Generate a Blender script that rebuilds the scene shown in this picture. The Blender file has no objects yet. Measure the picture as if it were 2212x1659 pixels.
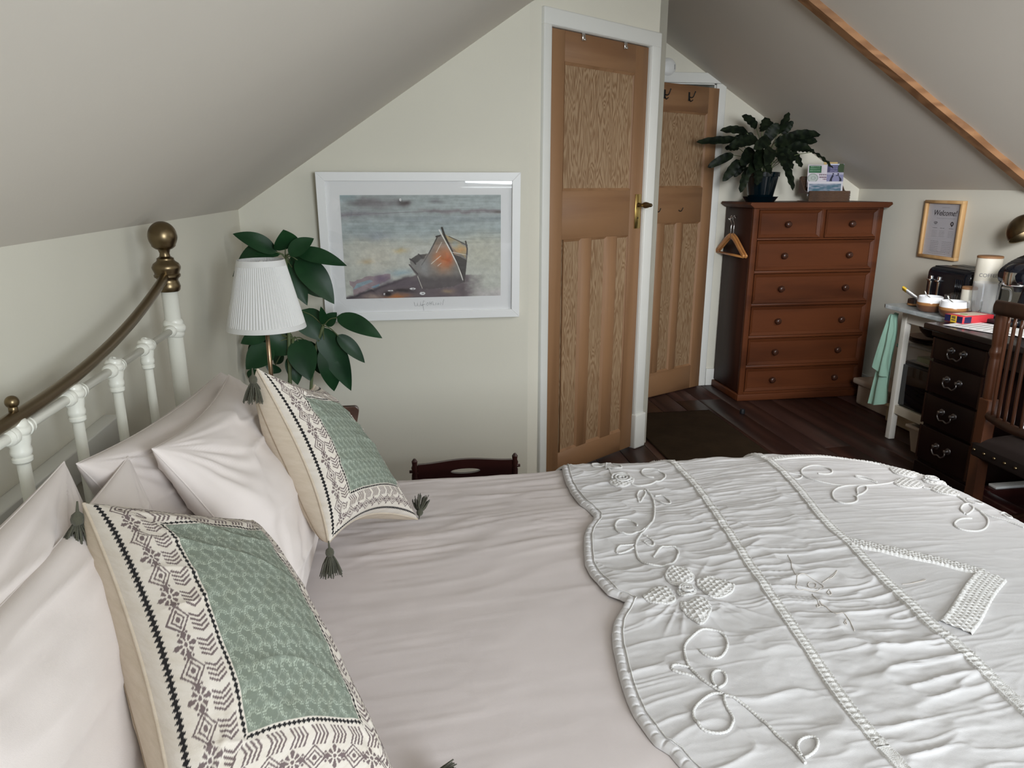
import bpy, bmesh, math, random
import numpy as np
from mathutils import Vector, Matrix, Euler

S = bpy.context.scene
C = S.collection
PI = math.pi

# ------------------------------------------------------------------ camera
cam_d = bpy.data.cameras.new('camera')
cam_d.sensor_width = 36.0
cam_d.lens = 1560.0 / 2212.0 * 36.0
cam_d.clip_start = 0.02
cam = bpy.data.objects.new('camera', cam_d)
C.objects.link(cam)
cam.location = (0.0, 0.0, 1.36)
cam.rotation_euler = (PI / 2 - math.radians(15.393), 0.0, -math.radians(8.991))
S.camera = cam

# ------------------------------------------------------------------ light
S.view_settings.view_transform = 'Standard'
S.view_settings.look = 'None'
S.view_settings.gamma = 1.0
S.view_settings.use_curve_mapping = False
S.view_settings.exposure = 0.08

world = bpy.data.worlds.new('sky')
S.world = world
world.use_nodes = True
wn = world.node_tree.nodes
wn.clear()
wo = wn.new('ShaderNodeOutputWorld')
wb = wn.new('ShaderNodeBackground')
wb.inputs['Color'].default_value = (0.80, 0.90, 1.0, 1)
wb.inputs['Strength'].default_value = 2.0
world.node_tree.links.new(wb.outputs['Background'], wo.inputs['Surface'])


def area(name, loc, target, sx, sy, power, color):
    d = bpy.data.lights.new(name, 'AREA')
    d.shape = 'RECTANGLE'
    d.size, d.size_y = sx, sy
    d.energy = power
    d.color = color
    o = bpy.data.objects.new(name, d)
    C.objects.link(o)
    o.location = loc
    o.rotation_euler = (Vector(target) - Vector(loc)).to_track_quat('-Z', 'Z').to_euler()
    return o


# daylight through the gable window behind the camera plus two added fill lamps
area('gable_window_daylight', (1.25, -1.37, 1.42), (1.10, 3.0, 1.1), 1.05, 1.0, 64.0, (0.86, 0.935, 1.0))
area('added_right_fill', (2.50, 1.45, 1.655), (2.25, 2.75, 0.3), 0.72, 1.05, 15.0, (1.0, 0.965, 0.94)).data.spread = math.radians(140)  # added lamp, lifts the dim back right of the room

area('added_left_fill', (0.52, -0.36, 1.975), (2.9, 3.95, 1.12), 0.62, 0.72, 11.5, (0.95, 0.97, 1.0)).data.spread = math.radians(46)  # second added lamp, brightens the right wall and right slope

# ------------------------------------------------------------------ helpers


def hashn(ix, iy, seed):
    h = (ix.astype(np.int64) * 374761393 + iy.astype(np.int64) * 668265263 + seed * 974634777) & 0xFFFFFFFF
    h = ((h ^ (h >> 13)) * 1274126177) & 0xFFFFFFFF
    h = h ^ (h >> 16)
    return (h & 0xFFFF) / 65535.0


def noise(x, y, seed=0):
    x = np.asarray(x, float); y = np.asarray(y, float)
    ix = np.floor(x); iy = np.floor(y)
    fx = x - ix; fy = y - iy
    fx = fx * fx * fx * (fx * (fx * 6 - 15) + 10); fy = fy * fy * fy * (fy * (fy * 6 - 15) + 10)
    a = hashn(ix, iy, seed); b = hashn(ix + 1, iy, seed); c = hashn(ix, iy + 1, seed); d = hashn(ix + 1, iy + 1, seed)
    return (a + (b - a) * fx) * (1 - fy) + (c + (d - c) * fx) * fy - 0.5


def fbm(x, y, seed=0, o=3):
    r = 0; a = 1.0
    for k in range(o):
        r = r + a * noise(x * 2 ** k, y * 2 ** k, seed + k * 7)
        a *= 0.5
    return r


def sstep(a, b, x):
    t = np.clip((x - a) / (b - a), 0, 1)
    return t * t * (3 - 2 * t)


def mesh_np(name, V, F, smooth=True):
    """V (n,3) array, F (m,4) or (m,3) array"""
    V = np.asarray(V, np.float32); F = np.asarray(F, np.int32)
    me = bpy.data.meshes.new(name)
    k = F.shape[1]
    me.vertices.add(len(V)); me.loops.add(F.size); me.polygons.add(len(F))
    me.vertices.foreach_set('co', V.ravel())
    me.loops.foreach_set('vertex_index', F.ravel())
    me.polygons.foreach_set('loop_start', np.arange(0, F.size, k, dtype=np.int32))
    me.polygons.foreach_set('use_smooth', np.full(len(F), smooth))
    me.update(calc_edges=True)
    me.validate()
    return me


def grid_faces(n, m, cu=False, cv=False):
    i = np.arange(n if cu else n - 1); j = np.arange(m if cv else m - 1)
    I, J = np.meshgrid(i, j, indexing='ij')
    I2 = (I + 1) % n; J2 = (J + 1) % m
    return np.stack([I * m + J, I2 * m + J, I2 * m + J2, I * m + J2], -1).reshape(-1, 4)


def grid_mesh(name, P, cu=False, cv=False, flip=False, smooth=True):
    n, m = P.shape[:2]
    F = grid_faces(n, m, cu, cv)
    if flip:
        F = F[:, ::-1]
    return mesh_np(name, P.reshape(-1, 3), F, smooth)


def join(name, meshes):
    bm = bmesh.new()
    for me in meshes:
        bm.from_mesh(me)
    out = bpy.data.meshes.new(name)
    bm.to_mesh(out); bm.free()
    for me in meshes:
        bpy.data.meshes.remove(me)
    return out


def xf(me, M):
    me.transform(M)
    return me


def box(x0, x1, y0, y1, z0, z1, bevel=0.0, seg=2):
    bm = bmesh.new()
    bmesh.ops.create_cube(bm, size=1.0)
    for v in bm.verts:
        v.co = Vector(((x0 + x1) / 2 + v.co.x * (x1 - x0), (y0 + y1) / 2 + v.co.y * (y1 - y0), (z0 + z1) / 2 + v.co.z * (z1 - z0)))
    if bevel > 0:
        bmesh.ops.bevel(bm, geom=bm.edges[:], offset=bevel, segments=seg, profile=0.6, affect='EDGES')
    me = bpy.data.meshes.new('box')
    bm.to_mesh(me); bm.free()
    if bevel > 0:
        for p in me.polygons:
            p.use_smooth = True
    return me


def prism(pts, vec, bevel=0.0):
    """closed polygon pts (3-D) extruded by vec"""
    n = len(pts)
    v = Vector(vec)
    bm = bmesh.new()
    a = [bm.verts.new(Vector(p)) for p in pts]
    b = [bm.verts.new(Vector(p) + v) for p in pts]
    bm.faces.new(a); bm.faces.new(b[::-1])
    for i in range(n):
        bm.faces.new((a[i], b[i], b[(i + 1) % n], a[(i + 1) % n]))
    bmesh.ops.recalc_face_normals(bm, faces=bm.faces)
    if bevel > 0:
        bmesh.ops.bevel(bm, geom=bm.edges[:], offset=bevel, segments=2, profile=0.6, affect='EDGES')
    me = bpy.data.meshes.new('prism')
    bm.to_mesh(me); bm.free()
    return me


def lathe(profile, center=(0, 0, 0), n=32, axis='z', caps=True):
    """profile: list of (r, h) from bottom to top"""
    pr = [(max(r, 1e-4), h) for r, h in profile]
    if caps:
        pr = [(1e-4, pr[0][1])] + pr + [(1e-4, pr[-1][1])]
    a = np.linspace(0, 2 * PI, n, endpoint=False)
    P = np.zeros((len(pr), n, 3))
    for i, (r, h) in enumerate(pr):
        P[i, :, 0] = r * np.cos(a); P[i, :, 1] = r * np.sin(a); P[i, :, 2] = h
    if axis == 'x':
        P = P[..., [2, 0, 1]]
    elif axis == 'y':
        P = P[..., [1, 2, 0]]
    P += np.array(center)
    me = grid_mesh('lathe', P, cv=True, flip=True)
    return crease(me)


def crease(me, ang=40):
    bm = bmesh.new(); bm.from_mesh(me)
    lim = math.radians(ang)
    for e in bm.edges:
        if len(e.link_faces) == 2 and e.calc_face_angle(0) > lim:
            e.smooth = False
    bm.to_mesh(me); bm.free()
    return me


def spline(pts, n):
    """Catmull-Rom through pts, n samples, roughly even"""
    p = np.asarray(pts, float)
    d = np.r_[0, np.cumsum(np.linalg.norm(np.diff(p, axis=0), axis=1))]
    k = len(p)
    q = np.vstack([2 * p[0] - p[1], p, 2 * p[-1] - p[-2]])
    t = np.linspace(0, d[-1], n)
    i = np.clip(np.searchsorted(d, t, side='right') - 1, 0, k - 2)
    s = ((t - d[i]) / np.maximum(d[i + 1] - d[i], 1e-9))[:, None]
    a, b, c, e = q[i], q[i + 1], q[i + 2], q[i + 3]
    return 0.5 * (2 * b + (c - a) * s + (2 * a - 5 * b + 4 * c - e) * s ** 2 + (3 * b - a - 3 * c + e) * s ** 3)


def tube(pts, r, n=10, caps=True, closed=False):
    p = np.asarray(pts, float)
    m = len(p)
    r = np.broadcast_to(np.asarray(r, float), (m,))
    T = np.gradient(p, axis=0)
    if closed:
        T = np.roll(p, -1, 0) - np.roll(p, 1, 0)
    T /= np.maximum(np.linalg.norm(T, axis=1), 1e-9)[:, None]
    ref = np.array([0, 0, 1.0]) if abs(T[0][2]) < 0.9 else np.array([1.0, 0, 0])
    N = np.cross(T[0], ref); N /= np.linalg.norm(N)
    a = np.linspace(0, 2 * PI, n, endpoint=False)
    P = np.zeros((m, n, 3))
    for i in range(m):
        N = N - T[i] * (N @ T[i]); N /= max(np.linalg.norm(N), 1e-9)
        B = np.cross(T[i], N)
        P[i] = p[i] + r[i] * (np.cos(a)[:, None] * N + np.sin(a)[:, None] * B)
    if caps and not closed:
        P = np.concatenate([np.repeat(p[:1, None], n, 1), P, np.repeat(p[-1:, None], n, 1)], 0)
    return grid_mesh('tube', P, cu=closed, cv=True)


def ball(c, r, sx=1, sy=1, sz=1, n=20):
    prof = [(r * math.sin(PI * i / n), -r * math.cos(PI * i / n)) for i in range(n + 1)]
    me = lathe(prof, n=max(12, n + 4), caps=False)
    for v in me.vertices:
        v.co = Vector((v.co.x * sx + c[0], v.co.y * sy + c[1], v.co.z * sz + c[2]))
    return me


def text_mesh(body, size, M, extrude=0.0004, align='CENTER', shear=0.0):
    cu = bpy.data.curves.new('text', 'FONT')
    cu.body = body; cu.size = size; cu.extrude = extrude
    cu.align_x = align; cu.align_y = 'CENTER'; cu.shear = shear
    o = bpy.data.objects.new('text', cu)
    C.objects.link(o)
    bpy.context.view_layer.update()
    me = bpy.data.meshes.new_from_object(o.evaluated_get(bpy.context.evaluated_depsgraph_get()))
    bpy.data.objects.remove(o)
    bpy.data.curves.remove(cu)
    me.transform(M)
    me.materials.clear()
    return me


def paint(me, col):
    """per-vertex colour from an (n,3) linear array"""
    at = me.color_attributes.new('Col', 'FLOAT_COLOR', 'POINT')
    c = np.ones((len(me.vertices), 4), np.float32)
    c[:, :3] = col.reshape(-1, 3)
    at.data.foreach_set('color', c.ravel())


def lin(r, g, b):
    f = lambda c: (c / 255 / 12.92) if c / 255 <= 0.04045 else ((c / 255 + 0.055) / 1.055) ** 2.4
    return (f(r), f(g), f(b))


# ------------------------------------------------------------------ materials


class Mat:
    def __init__(s, name, color=(.5, .5, .5), rough=.6, metal=0., **kw):
        s.m = bpy.data.materials.new(name)
        s.m.use_nodes = True
        s.nt = s.m.node_tree
        s.b = s.nt.nodes['Principled BSDF']
        s.b.inputs['Base Color'].default_value = (*color, 1)
        s.b.inputs['Roughness'].default_value = rough
        s.b.inputs['Metallic'].default_value = metal
        for k, v in kw.items():
            s.b.inputs[k.replace('_', ' ')].default_value = v

    def node(s, t, **kw):
        n = s.nt.nodes.new(t)
        for k, v in kw.items():
            if k.startswith('i_'):
                key = k[2:].replace('_', ' ')
                n.inputs[int(key) if key.isdigit() else key].default_value = v
            else:
                setattr(n, k, v)
        return n

    def link(s, a, b):
        s.nt.links.new(a, b)

    def coords(s, scale=(1, 1, 1), kind='Object', rot=(0, 0, 0)):
        tc = s.node('ShaderNodeTexCoord')
        mp = s.node('ShaderNodeMapping')
        mp.inputs['Scale'].default_value = scale
        mp.inputs['Rotation'].default_value = rot
        s.link(tc.outputs[kind], mp.inputs['Vector'])
        return mp.outputs['Vector']

    def ramp(s, fac, stops):
        r = s.node('ShaderNodeValToRGB')
        e = r.color_ramp.elements
        while len(e) < len(stops):
            e.new(0.5)
        for el, (p, c) in zip(e, stops):
            el.position = p; el.color = (*c, 1)
        s.link(fac, r.inputs['Fac'])
        return r.outputs['Color']

    def bump(s, h, strength=.2, dist=.01):
        b = s.node('ShaderNodeBump')
        b.inputs['Strength'].default_value = strength
        b.inputs['Distance'].default_value = dist
        s.link(h, b.inputs['Height'])
        s.link(b.outputs['Normal'], s.b.inputs['Normal'])

    def noise(s, vec, scale, detail=3., rough=.5, dist=0.):
        n = s.node('ShaderNodeTexNoise')
        n.inputs['Scale'].default_value = scale
        n.inputs['Detail'].default_value = detail
        n.inputs['Roughness'].default_value = rough
        n.inputs['Distortion'].default_value = dist
        s.link(vec, n.inputs['Vector'])
        return n.outputs['Fac']

    def color(s, sock):
        s.link(sock, s.b.inputs['Base Color'])


def m_plaster(name, col):
    m = Mat(name, col, .92)
    v = m.coords()
    m.color(m.ramp(m.noise(v, 1.6, 4), [(.3, tuple(c * .975 for c in col)), (.7, tuple(c * 1.02 for c in col))]))
    m.bump(m.noise(v, 90, 4), .05, .004)
    return m.m


def m_fabric(name, col, weave=900, amt=.12, soft=.05, rough=.95, crinkle=0.):
    m = Mat(name, col, rough)
    m.b.inputs['Sheen Weight'].default_value = .12
    v = m.coords()
    m.color(m.ramp(m.noise(v, 7, 4), [(.3, tuple(c * (1 - soft) for c in col)), (.7, tuple(min(1, c * (1 + soft * .6)) for c in col))]))
    a = m.node('ShaderNodeMath', operation='ADD')
    m.link(m.noise(v, weave, 2), a.inputs[0])
    m.link(m.noise(v, 45, 4, .6), a.inputs[1])
    h = a.outputs[0]
    if crinkle:
        v2 = m.coords((.35, 1.3, 1))
        rg = m.node('ShaderNodeTexNoise', noise_type='RIDGED_MULTIFRACTAL') if 'noise_type' in bpy.types.ShaderNodeTexNoise.bl_rna.properties else m.node('ShaderNodeTexNoise')
        rg.inputs['Scale'].default_value = 26.; rg.inputs['Detail'].default_value = 4.
        rg.inputs['Distortion'].default_value = .6
        m.link(v2, rg.inputs['Vector'])
        a2 = m.node('ShaderNodeMath', operation='MULTIPLY_ADD', i_1=crinkle)
        m.link(rg.outputs['Fac'], a2.inputs[0]); m.link(h, a2.inputs[2])
        h = a2.outputs[0]
    m.bump(h, amt, .004)
    return m.m


def m_wood(name, dark, light, scale=(1, 1, .08), rings=26., rough=.5, k=6., contrast=(.35, .65), randomise=.0, coat=0., bump=.06, wear=None, spec=.5):
    """contour-line grain: bands of a stretched noise field"""
    m = Mat(name, light, rough, Specular_IOR_Level=spec)
    if coat:
        m.b.inputs['Coat Weight'].default_value = coat
        m.b.inputs['Coat Roughness'].default_value = .25
    v = m.coords(scale)
    if randomise:
        oi = m.node('ShaderNodeObjectInfo')
        ad = m.node('ShaderNodeVectorMath', operation='ADD')
        mu = m.node('ShaderNodeMath', operation='MULTIPLY', i_1=37.)
        m.link(oi.outputs['Random'], mu.inputs[0])
        m.link(v, ad.inputs[0]); m.link(mu.outputs[0], ad.inputs[1])
        v = ad.outputs[0]
    f = m.noise(v, k, 2.5, .5, .3)
    mul = m.node('ShaderNodeMath', operation='MULTIPLY', i_1=rings)
    m.link(f, mul.inputs[0])
    sn = m.node('ShaderNodeMath', operation='SINE')
    m.link(mul.outputs[0], sn.inputs[0])
    fine = m.noise(v, k * 14, 3, .6)
    mx = m.node('ShaderNodeMath', operation='MULTIPLY_ADD', i_1=.5, i_2=.5)
    m.link(sn.outputs[0], mx.inputs[0])
    m2 = m.node('ShaderNodeMath', operation='MULTIPLY_ADD', i_1=.35)
    m.link(fine, m2.inputs[0])
    m3 = m.node('ShaderNodeMath', operation='MULTIPLY', i_1=.72)
    m.link(mx.outputs[0], m3.inputs[0]); m.link(m3.outputs[0], m2.inputs[2])
    col = m.ramp(m2.outputs[0], [(contrast[0], dark), (contrast[1], light)])
    if randomise:
        hv = m.node('ShaderNodeHueSaturation')
        r2 = m.node('ShaderNodeMath', operation='MULTIPLY_ADD', i_1=randomise, i_2=1 - randomise / 2)
        m.link(oi.outputs['Random'], r2.inputs[0])
        m.link(r2.outputs[0], hv.inputs['Value'])
        m.link(col, hv.inputs['Color'])
        col = hv.outputs['Color']
    if wear:
        wv = m.coords((1, .22, 1))
        wf = m.ramp(m.noise(wv, 9, 6, .72), [(.60, (0, 0, 0)), (.74, (.55, .55, .55))])
        mx2 = m.node('ShaderNodeMix', data_type='RGBA')
        m.link(wf, mx2.inputs[0]); m.link(col, mx2.inputs[6])
        mx2.inputs[7].default_value = (*wear, 1)
        col = mx2.outputs[2]
    m.color(col)
    m.bump(m2.outputs[0], bump, .002)
    return m.m


WALL = (.71, .682, .585)
M = {}
M['wall'] = m_plaster('sage_white_wall_paint', WALL)
M['ceil'] = m_plaster('ceiling_paint', (.71, .665, .59))
M['trim'] = Mat('white_gloss_paint', (.74, .74, .70), .42).m
M['pine_frame'] = m_wood('stripped_pine_frame', (.225, .115, .052), (.30, .16, .076), (1, 1, .06), 14, .55, 9, (.1, .8), bump=.03)
M['pine_rail'] = m_wood('stripped_pine_rail', (.215, .105, .047), (.285, .15, .07), (.07, .07, 1), 14, .55, 9, (.1, .8), bump=.03)
M['pine_panel'] = m_wood('stripped_fir_panel', (.20, .105, .046), (.35, .235, .135), (1, 1, .15), 100, .6, 19., (.05, .8), bump=.08)
M['brass_old'] = Mat('aged_brass', (.185, .138, .078), .33, 1.).m
M['bronze'] = Mat('brushed_bronze', (.42, .29, .18), .3, 1.).m
M['pewter'] = Mat('dull_pewter', (.22, .21, .21), .36, 1.).m
M['brass'] = Mat('brass', (.62, .45, .16), .3, 1.).m
M['iron'] = Mat('dark_iron', (.03, .03, .03), .45, .6).m
M['chrome'] = Mat('chrome', (.75, .75, .75), .12, 1.).m
M['cream_metal'] = Mat('cream_enamelled_metal', (.78, .77, .69), .3).m
mm = Mat('chest_wood', (.2, .05, .02), .38)
M['chest'] = m_wood('red_brown_stained_pine', (.046, .013, .005), (.108, .032, .011), (.14, 1, 1), 16, .5, 4, (.05, .9), bump=.02, spec=.18)
M['chest_shaded_side'] = m_wood('red_brown_stained_pine_shaded', (.030, .010, .006), (.050, .016, .009), (1, 1, .1), 20, .5, 5, (.1, .85), bump=.02, spec=.2)  # same stained pine, darker: shade on the sides put into the colour
M['chest_dark'] = Mat('dark_knob_wood', (.05, .018, .010), .3).m
M['mahogany'] = m_wood('dark_mahogany', (.005, .002, .002), (.010, .004, .003), (1, .15, 1), 18, .36, 5, (.1, .8), bump=.01, spec=.25)
M['desk_top'] = m_wood('polished_dark_desk_top', (.008, .004, .004), (.015, .007, .006), (1, .12, 1), 18, .22, 5, (.1, .8), coat=.4, bump=.01)
M['chair'] = m_wood('orange_brown_chair_wood', (.022, .0075, .0035), (.050, .017, .007), (1, 1, .1), 20, .3, 8, (.1, .85), bump=.01, spec=.35)
M['chair_dark'] = m_wood('brown_chair_wood', (.016, .0065, .0035), (.030, .012, .006), (1, 1, .1), 20, .36, 8, (.1, .85), bump=.01, spec=.35)
M['leather'] = Mat('dark_leather', (.012, .008, .007), .5, Specular_IOR_Level=.2).m
M['beam'] = m_wood('orange_brown_timber', (.22, .105, .045), (.34, .175, .08), (.1, 1, 1), 26, .6, 8, (.2, .8), bump=.1)
M['plank'] = m_wood('worn_dark_floorboard', (.026, .012, .010), (.066, .031, .024), (1, .06, 1), 22, .42, 7, (.1, .85), randomise=.6, bump=.06, spec=.3, wear=(.15, .085, .05))
M['rug'] = m_fabric('brown_rug_pile', (.034, .021, .011), 500, .8, .25)
M['rug'].node_tree.nodes['Principled BSDF'].inputs['Sheen Weight'].default_value = 0.
M['rug'].node_tree.nodes['Principled BSDF'].inputs['Specular IOR Level'].default_value = .1
M['pillow'] = m_fabric('pale_pink_white_cotton', (.72, .65, .615), 1400, .10, .03, crinkle=.8)
M['duvet'] = m_fabric('pale_pink_white_duvet_cotton', (.67, .60, .585), 1400, .10, .03, crinkle=.8)
M['coverlet'] = m_fabric('white_coverlet_cotton', (.67, .65, .65), 1500, .22, .03, crinkle=1.2)
M['lace'] = m_fabric('white_crochet_cotton', (.75, .73, .71), 700, .5, .05)
M['emb'] = Mat('tan_embroidery_thread', (.62, .57, .52), .8).m
M['linen'] = None
m = Mat('printed_linen', (.7, .65, .55), .92)
vc = m.node('ShaderNodeVertexColor', layer_name='Col')
v = m.coords()
sp = m.coords((60, 60, 700))
mxn = m.node('ShaderNodeMix', data_type='RGBA', blend_type='MULTIPLY')
mxn.inputs[0].default_value = 1.
m.link(vc.outputs['Color'], mxn.inputs[6])
m.link(m.ramp(m.noise(m.coords((1, 1, 6)), 22, 5, .7), [(.3, (.90, .88, .84)), (.6, (1, 1, 1))]), mxn.inputs[7])
m.color(mxn.outputs[2])
m.bump(m.noise(v, 1100, 2), .25, .002)
M['linen'] = m.m
m = Mat('printed_paper', (.7, .7, .7), .8)
vc = m.node('ShaderNodeVertexColor', layer_name='Col')
m.color(vc.outputs['Color'])
M['print'] = m.m
M['notice_paper'] = Mat('shaded_notice_paper', (.56, .55, .58), .8).m  # greyed paper: the shadow on the notice is put into its colour
M['paper'] = Mat('white_paper', (.76, .755, .76), .8).m
M['pale_ink'] = Mat('grey_ink', (.16, .16, .17), .7).m
M['ink'] = Mat('dark_ink', (.03, .03, .035), .7).m
M['tassel'] = m_fabric('olive_green_thread', (.080, .077, .052), 900, .4, .2)
m = Mat('leaf_green', (.010, .040, .016), .42, Specular_IOR_Level=.3)
v = m.coords()
m.color(m.ramp(m.noise(v, 9, 3), [(.3, (.006, .032, .011)), (.7, (.015, .062, .020))]))
M['leaf'] = m.m
M['stem'] = Mat('plant_stem', (.10, .13, .05), .6).m
m = Mat('patterned_dark_leaf', (.02, .03, .012), .5, Specular_IOR_Level=.15)
v = m.coords()
m.color(m.ramp(m.noise(v, 28, 1), [(.42, (.003, .006, .003)), (.58, (.010, .016, .007))]))
M['leaf_dark'] = m.m
M['terracotta'] = Mat('terracotta', (.35, .14, .07), .8).m
M['pot_blue'] = Mat('dark_blue_glaze', (.0006, .005, .008), .12).m
M['shade'] = Mat('pleated_white_shade', (.80, .79, .77), .85).m
M['shade'].node_tree.nodes['Principled BSDF'].inputs['Transmission Weight'].default_value = 0.
M['white_frame'] = Mat('white_lacquer_frame', (.86, .86, .85), .45).m
M['mount'] = Mat('white_mount_card', (.86, .86, .86), .85).m
g = bpy.data.materials.new('picture_glass'); g.use_nodes = True
nt = g.node_tree; nt.nodes.clear()
o_ = nt.nodes.new('ShaderNodeOutputMaterial'); mxs = nt.nodes.new('ShaderNodeMixShader')
tr = nt.nodes.new('ShaderNodeBsdfTransparent'); gl = nt.nodes.new('ShaderNodeBsdfGlossy'); fr = nt.nodes.new('ShaderNodeFresnel')
gl.inputs['Roughness'].default_value = .02; gm = nt.nodes.new('ShaderNodeNewGeometry'); gi = nt.nodes.new('ShaderNodeMath'); gi.operation = 'MULTIPLY_ADD'
gi.inputs[1].default_value = 1 / 1.5 - 1.5; gi.inputs[2].default_value = 1.5
nt.links.new(gm.outputs['Backfacing'], gi.inputs[0]); nt.links.new(gi.outputs[0], fr.inputs['IOR'])
bs = nt.nodes.new('ShaderNodeMath'); bs.operation = 'MULTIPLY'; bs.inputs[1].default_value = 1.0
nt.links.new(fr.outputs[0], bs.inputs[0])
nt.links.new(bs.outputs[0], mxs.inputs[0]); nt.links.new(tr.outputs[0], mxs.inputs[1]); nt.links.new(gl.outputs[0], mxs.inputs[2])
nt.links.new(mxs.outputs[0], o_.inputs[0])
M['glass'] = g
M['tumbler'] = Mat('clear_glass', (1, 1, 1), .03, Transmission_Weight=1., IOR=1.45).m
M['clear_plastic'] = Mat('clear_plastic', (.94, .95, .97), .05, Transmission_Weight=.93, IOR=1.25).m
M['frosted'] = Mat('frosted_plastic', (.80, .78, .74), .18, Transmission_Weight=.82, IOR=1.2).m
M['oak'] = m_wood('pale_oak', (.50, .29, .12), (.62, .39, .18), (1, 1, .1), 20, .5, 8, (.1, .85), bump=.02)
M['hanger'] = m_wood('hanger_beech', (.42, .17, .05), (.55, .25, .08), (1, .1, 1), 14, .4, 8, (.1, .85), bump=.01)
M['wicker'] = m_fabric('brown_wicker', (.10, .05, .025), 260, .8, .4)
M['black_gloss'] = Mat('gloss_black', (.006, .007, .011), .1).m
M['black_matt'] = Mat('matt_black', (.010, .011, .013), .45).m
M['black_glass'] = Mat('black_door_glass', (.003, .005, .008), .05).m
M['enamel'] = Mat('cream_canister', (.70, .66, .56), .5).m
M['cork'] = Mat('wooden_lid', (.28, .14, .06), .6).m
M['glaze_white'] = Mat('white_glaze', (.74, .75, .77), .12).m
M['glaze_tan'] = Mat('tan_glaze', (.30, .14, .05), .2).m
M['glaze_brown'] = Mat('brown_stoneware', (.12, .055, .03), .3).m
M['dark_bowl'] = Mat('dark_brown_glaze', (.025, .014, .010), .2).m
M['red'] = Mat('red_card', (.48, .03, .04), .45).m
M['navy'] = Mat('navy_card', (.012, .012, .055), .4).m
M['yellow'] = Mat('yellow_card', (.62, .40, .03), .5).m
M['cream_card'] = Mat('cream_card', (.62, .52, .40), .5).m
M['cream_plastic'] = Mat('cream_plastic', (.42, .35, .28), .45).m
M['beige_plastic'] = Mat('beige_plastic', (.50, .44, .30), .5).m
M['beige_paint'] = Mat('cream_painted_wood', (.62, .57, .46), .5).m
M['white_wood'] = Mat('white_painted_wood', (.76, .73, .66), .5).m
m = Mat('grey_marble', (.4, .44, .46), .28)
v = m.coords()
m.color(m.ramp(m.noise(v, 14, 5, .6, 1.2), [(.35, (.30, .34, .35)), (.62, (.42, .46, .47)), (.72, (.58, .61, .62))]))
M['marble'] = m.m
M['mint'] = m_fabric('mint_green_cotton', (.33, .54, .43), 700, .25, .06)
M['green_pack'] = Mat('green_packet', (.22, .30, .08), .5).m
M['plastic_white'] = Mat('white_plastic', (.78, .78, .76), .4).m
M['dark_blue'] = Mat('dark_blue_plastic', (.006, .012, .06), .25).m
M['dark_red_wood'] = m_wood('dark_red_wood', (.022, .006, .006), (.045, .012, .010), (.12, 1, 1), 18, .3, 7, (.1, .8), coat=.2, bump=.01)
M['bedside_wood'] = m_wood('bedside_walnut', (.070, .034, .022), (.12, .060, .040), (1, .12, 1), 18, .3, 6, (.1, .8), coat=.2, bump=.01)
M['mattress'] = m_fabric('mattress_ticking', (.66, .64, .6), 800, .1, .03)

# ------------------------------------------------------------------ object helpers


def tag(o, label=None, cat=None, group=None, kind=None):
    if label: o['label'] = label
    if cat: o['category'] = cat
    if group: o['group'] = group
    if kind: o['kind'] = kind
    return o


def thing(name, label, cat, loc=(0, 0, 0), rot=0., group=None):
    o = bpy.data.objects.new(name, None)
    o.empty_display_size = .05
    C.objects.link(o)
    o.location = loc
    o.rotation_euler = (0, 0, rot)
    return tag(o, label, cat, group)


def root_of(o):
    while o.parent:
        o = o.parent
    return o


def part(name, me, mat, parent=None, label=None, local=False, kind=None):
    """one mesh object; world coordinates unless local"""
    o = bpy.data.objects.new(name, me)
    C.objects.link(o)
    me.name = name
    me.materials.clear()
    me.materials.append(M[mat] if isinstance(mat, str) else mat)
    if parent is not None:
        r = root_of(parent)
        if not local:
            W = Matrix.Translation(r.location) @ Matrix.Rotation(r.rotation_euler[2], 4, 'Z')
            me.transform(W.inverted())
        o.parent = parent
    tag(o, label, kind=kind)
    return o


def solo(name, me, mat, label, cat, group=None, kind=None):
    o = part(name, me, mat)
    c = np.zeros(len(me.vertices) * 3); me.vertices.foreach_get('co', c); c = c.reshape(-1, 3)
    off = Vector(((c[:, 0].min() + c[:, 0].max()) / 2, (c[:, 1].min() + c[:, 1].max()) / 2, c[:, 2].min()))
    me.transform(Matrix.Translation(-off)); o.location = off
    return tag(o, label, cat, group, kind)


def struct(name, me, mat, parent=None, label=None):
    o = part(name, me, mat, parent, label)
    if parent is None:
        o['kind'] = 'structure'
    return o


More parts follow.
